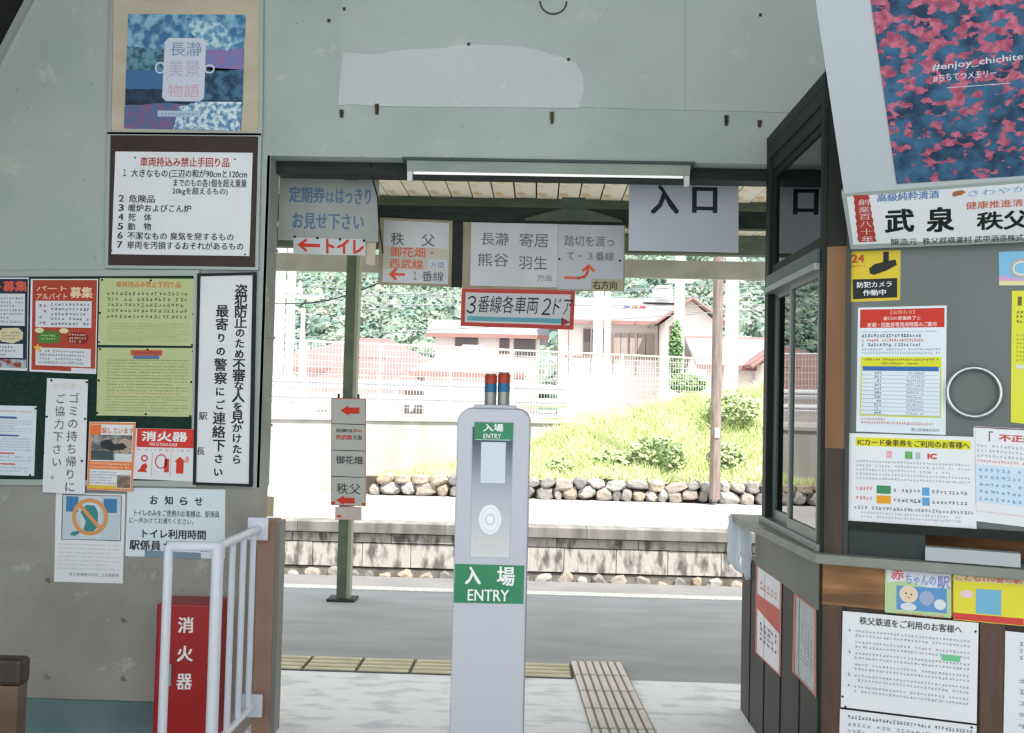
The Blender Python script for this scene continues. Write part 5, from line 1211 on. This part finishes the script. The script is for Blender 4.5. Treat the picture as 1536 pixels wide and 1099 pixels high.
for k in range(6):
    y = 950 + 17 * k; S.lines(1272, y, 1277, y + 6, 1, ink(110, 110, 120), h=.7); S.lines(1282, y, 1456, y + 14, 2, ink(136, 138, 150), h=.42, ragged=.5)
S.rect(1412, 976, 1440, 985, ink(110, 186, 140), 3); S.pins([(1268, 922), (1462, 938), (1265, 1056), (1459, 1079)], r=1.5); S.done()
S = Sheet('lower_passenger_notice', 'white notice below the numbered passenger notice, cut by the frame bottom', 'notice', [(1260, 1063), (1465, 1088), (1463, 1240), (1256, 1210)], PO, .001, M_wp3, .002)
S.lines(1270, 1082, 1458, 1089, 1, ink(96, 98, 106), h=.7); S.lines(1270, 1092, 1458, 1190, 10, ink(136, 138, 150), h=.45); S.pins([(1266, 1071), (1458, 1092)], r=1.5); S.done()
S = Sheet('edge_notice', 'white notice on the lower booth wall at the right frame edge', 'notice', [(1508, 946), (1700, 966), (1700, 1200), (1504, 1170)], PO, .001, M_paper, .002)
S.lines(1528, 968, 1690, 1010, 4, ink(140, 140, 150), h=.5); S.lines(1528, 1020, 1690, 1160, 8, ink(150, 150, 160), h=.4); S.done()
# side panel posters
PSd = (Vector((1.03, 0, 0)), Vector((-1, 0, 0)))
def sidesheet(name, label, quad, base, off=-.010):
    S = Sheet(name, label, 'poster', quad, PSd, off, base, .002)
    return S
S = sidesheet('side_poster', 'white and red poster on the booth side panel, further from the viewer', [(1134, 846), (1172, 872), (1170, 1014), (1133, 978)], M_paper)
x0, y0, x1, y1 = S.ref; S.poly([(x0, y0 + 44), (x1, y0 + 42), (x1, y0 + 78), (x0, y0 + 66)], ink(186, 92, 84), 1); S.lines(x0 + 6, y0 + 20, x1 - 6, y0 + 34, 2, ink(214, 140, 140), h=.6); S.lines(x0 + 6, y0 + 82, x1 - 6, y0 + 112, 4, ink(120, 100, 110), h=.6); S.border(x0, y0, x1, y1, 2, ink(200, 110, 100), 2); S.done()
S = sidesheet('side_poster', 'pink edged pale poster on the booth side panel, nearer the viewer', [(1191, 889), (1224, 913), (1224, 1046), (1188, 1006)], mat('pale_grey_print', col(186, 190, 194, KI), col(170, 178, 180, KI), 12, .6))
x0, y0, x1, y1 = S.ref; S.border(x0, y0, x1, y1, 3, ink(196, 120, 112), 2); S.lines(x0 + 6, y0 + 30, x1 - 6, y1 - 30, 10, ink(160, 172, 180), h=.5); S.done()
# crumpled papers at the ledge end
for k, (qd, lb) in enumerate((([(1092, 772), (1113, 778), (1110, 858), (1091, 845)], 'crumpled plastic sleeve hanging from the far end of the ledge'), ([(1110, 780), (1128, 786), (1127, 872), (1111, 862)], 'torn white paper hanging from the ledge beside the plastic sleeve'))):
    a, b_, c, d = qd; mb = MB(); vs = []; NN = 7
    plane = PY(4.86 - .012 * k)
    for j in range(NN + 1):
        for i in range(5):
            p, t = i / 4, j / NN
            u = (a[0] * (1 - p) + b_[0] * p) * (1 - t) + (d[0] * (1 - p) + c[0] * p) * t + (random.uniform(-1.5, 1.5) if 0 < j else 0); v = (a[1] * (1 - p) + b_[1] * p) * (1 - t) + (d[1] * (1 - p) + c[1] * p) * t
            if j == NN: v += random.uniform(-8, 4)
            vs.append(hit(u, v, plane, random.uniform(0, .01)))
    mb.add(vs, [(j * 5 + i, j * 5 + i + 1, (j + 1) * 5 + i + 1, (j + 1) * 5 + i) for j in range(NN) for i in range(4)], True)
    o = mb.build('hanging_paper', M_paper2); thing_pos(o); s_ = o.modifiers.new('t', 'SOLIDIFY'); s_.thickness = .0015; tag(o, lb, 'paper')

# fill lamps added out of view above the viewer to brighten the hall
for k, xx_ in enumerate((-1.3, 1.5)):
    e_ = empty('fill_lamp', (xx_, 1.2, 4.3)); tag(e_, ('left' if k == 0 else 'right') + ' added unseen fill lamp above the viewer that brightens the hall', 'lamp', 'added fill lamps of the hall')
    MB().box(-.6, .6, -.06, .06, -.06, 0).build('batten_body', M_white, e_)
    MB().tube([(-.57, 0, -.08), (.57, 0, -.08)], .014, 10).build('tube', mat('fill_tube_hall', (1, .98, .94, 1), emit=12), e_)
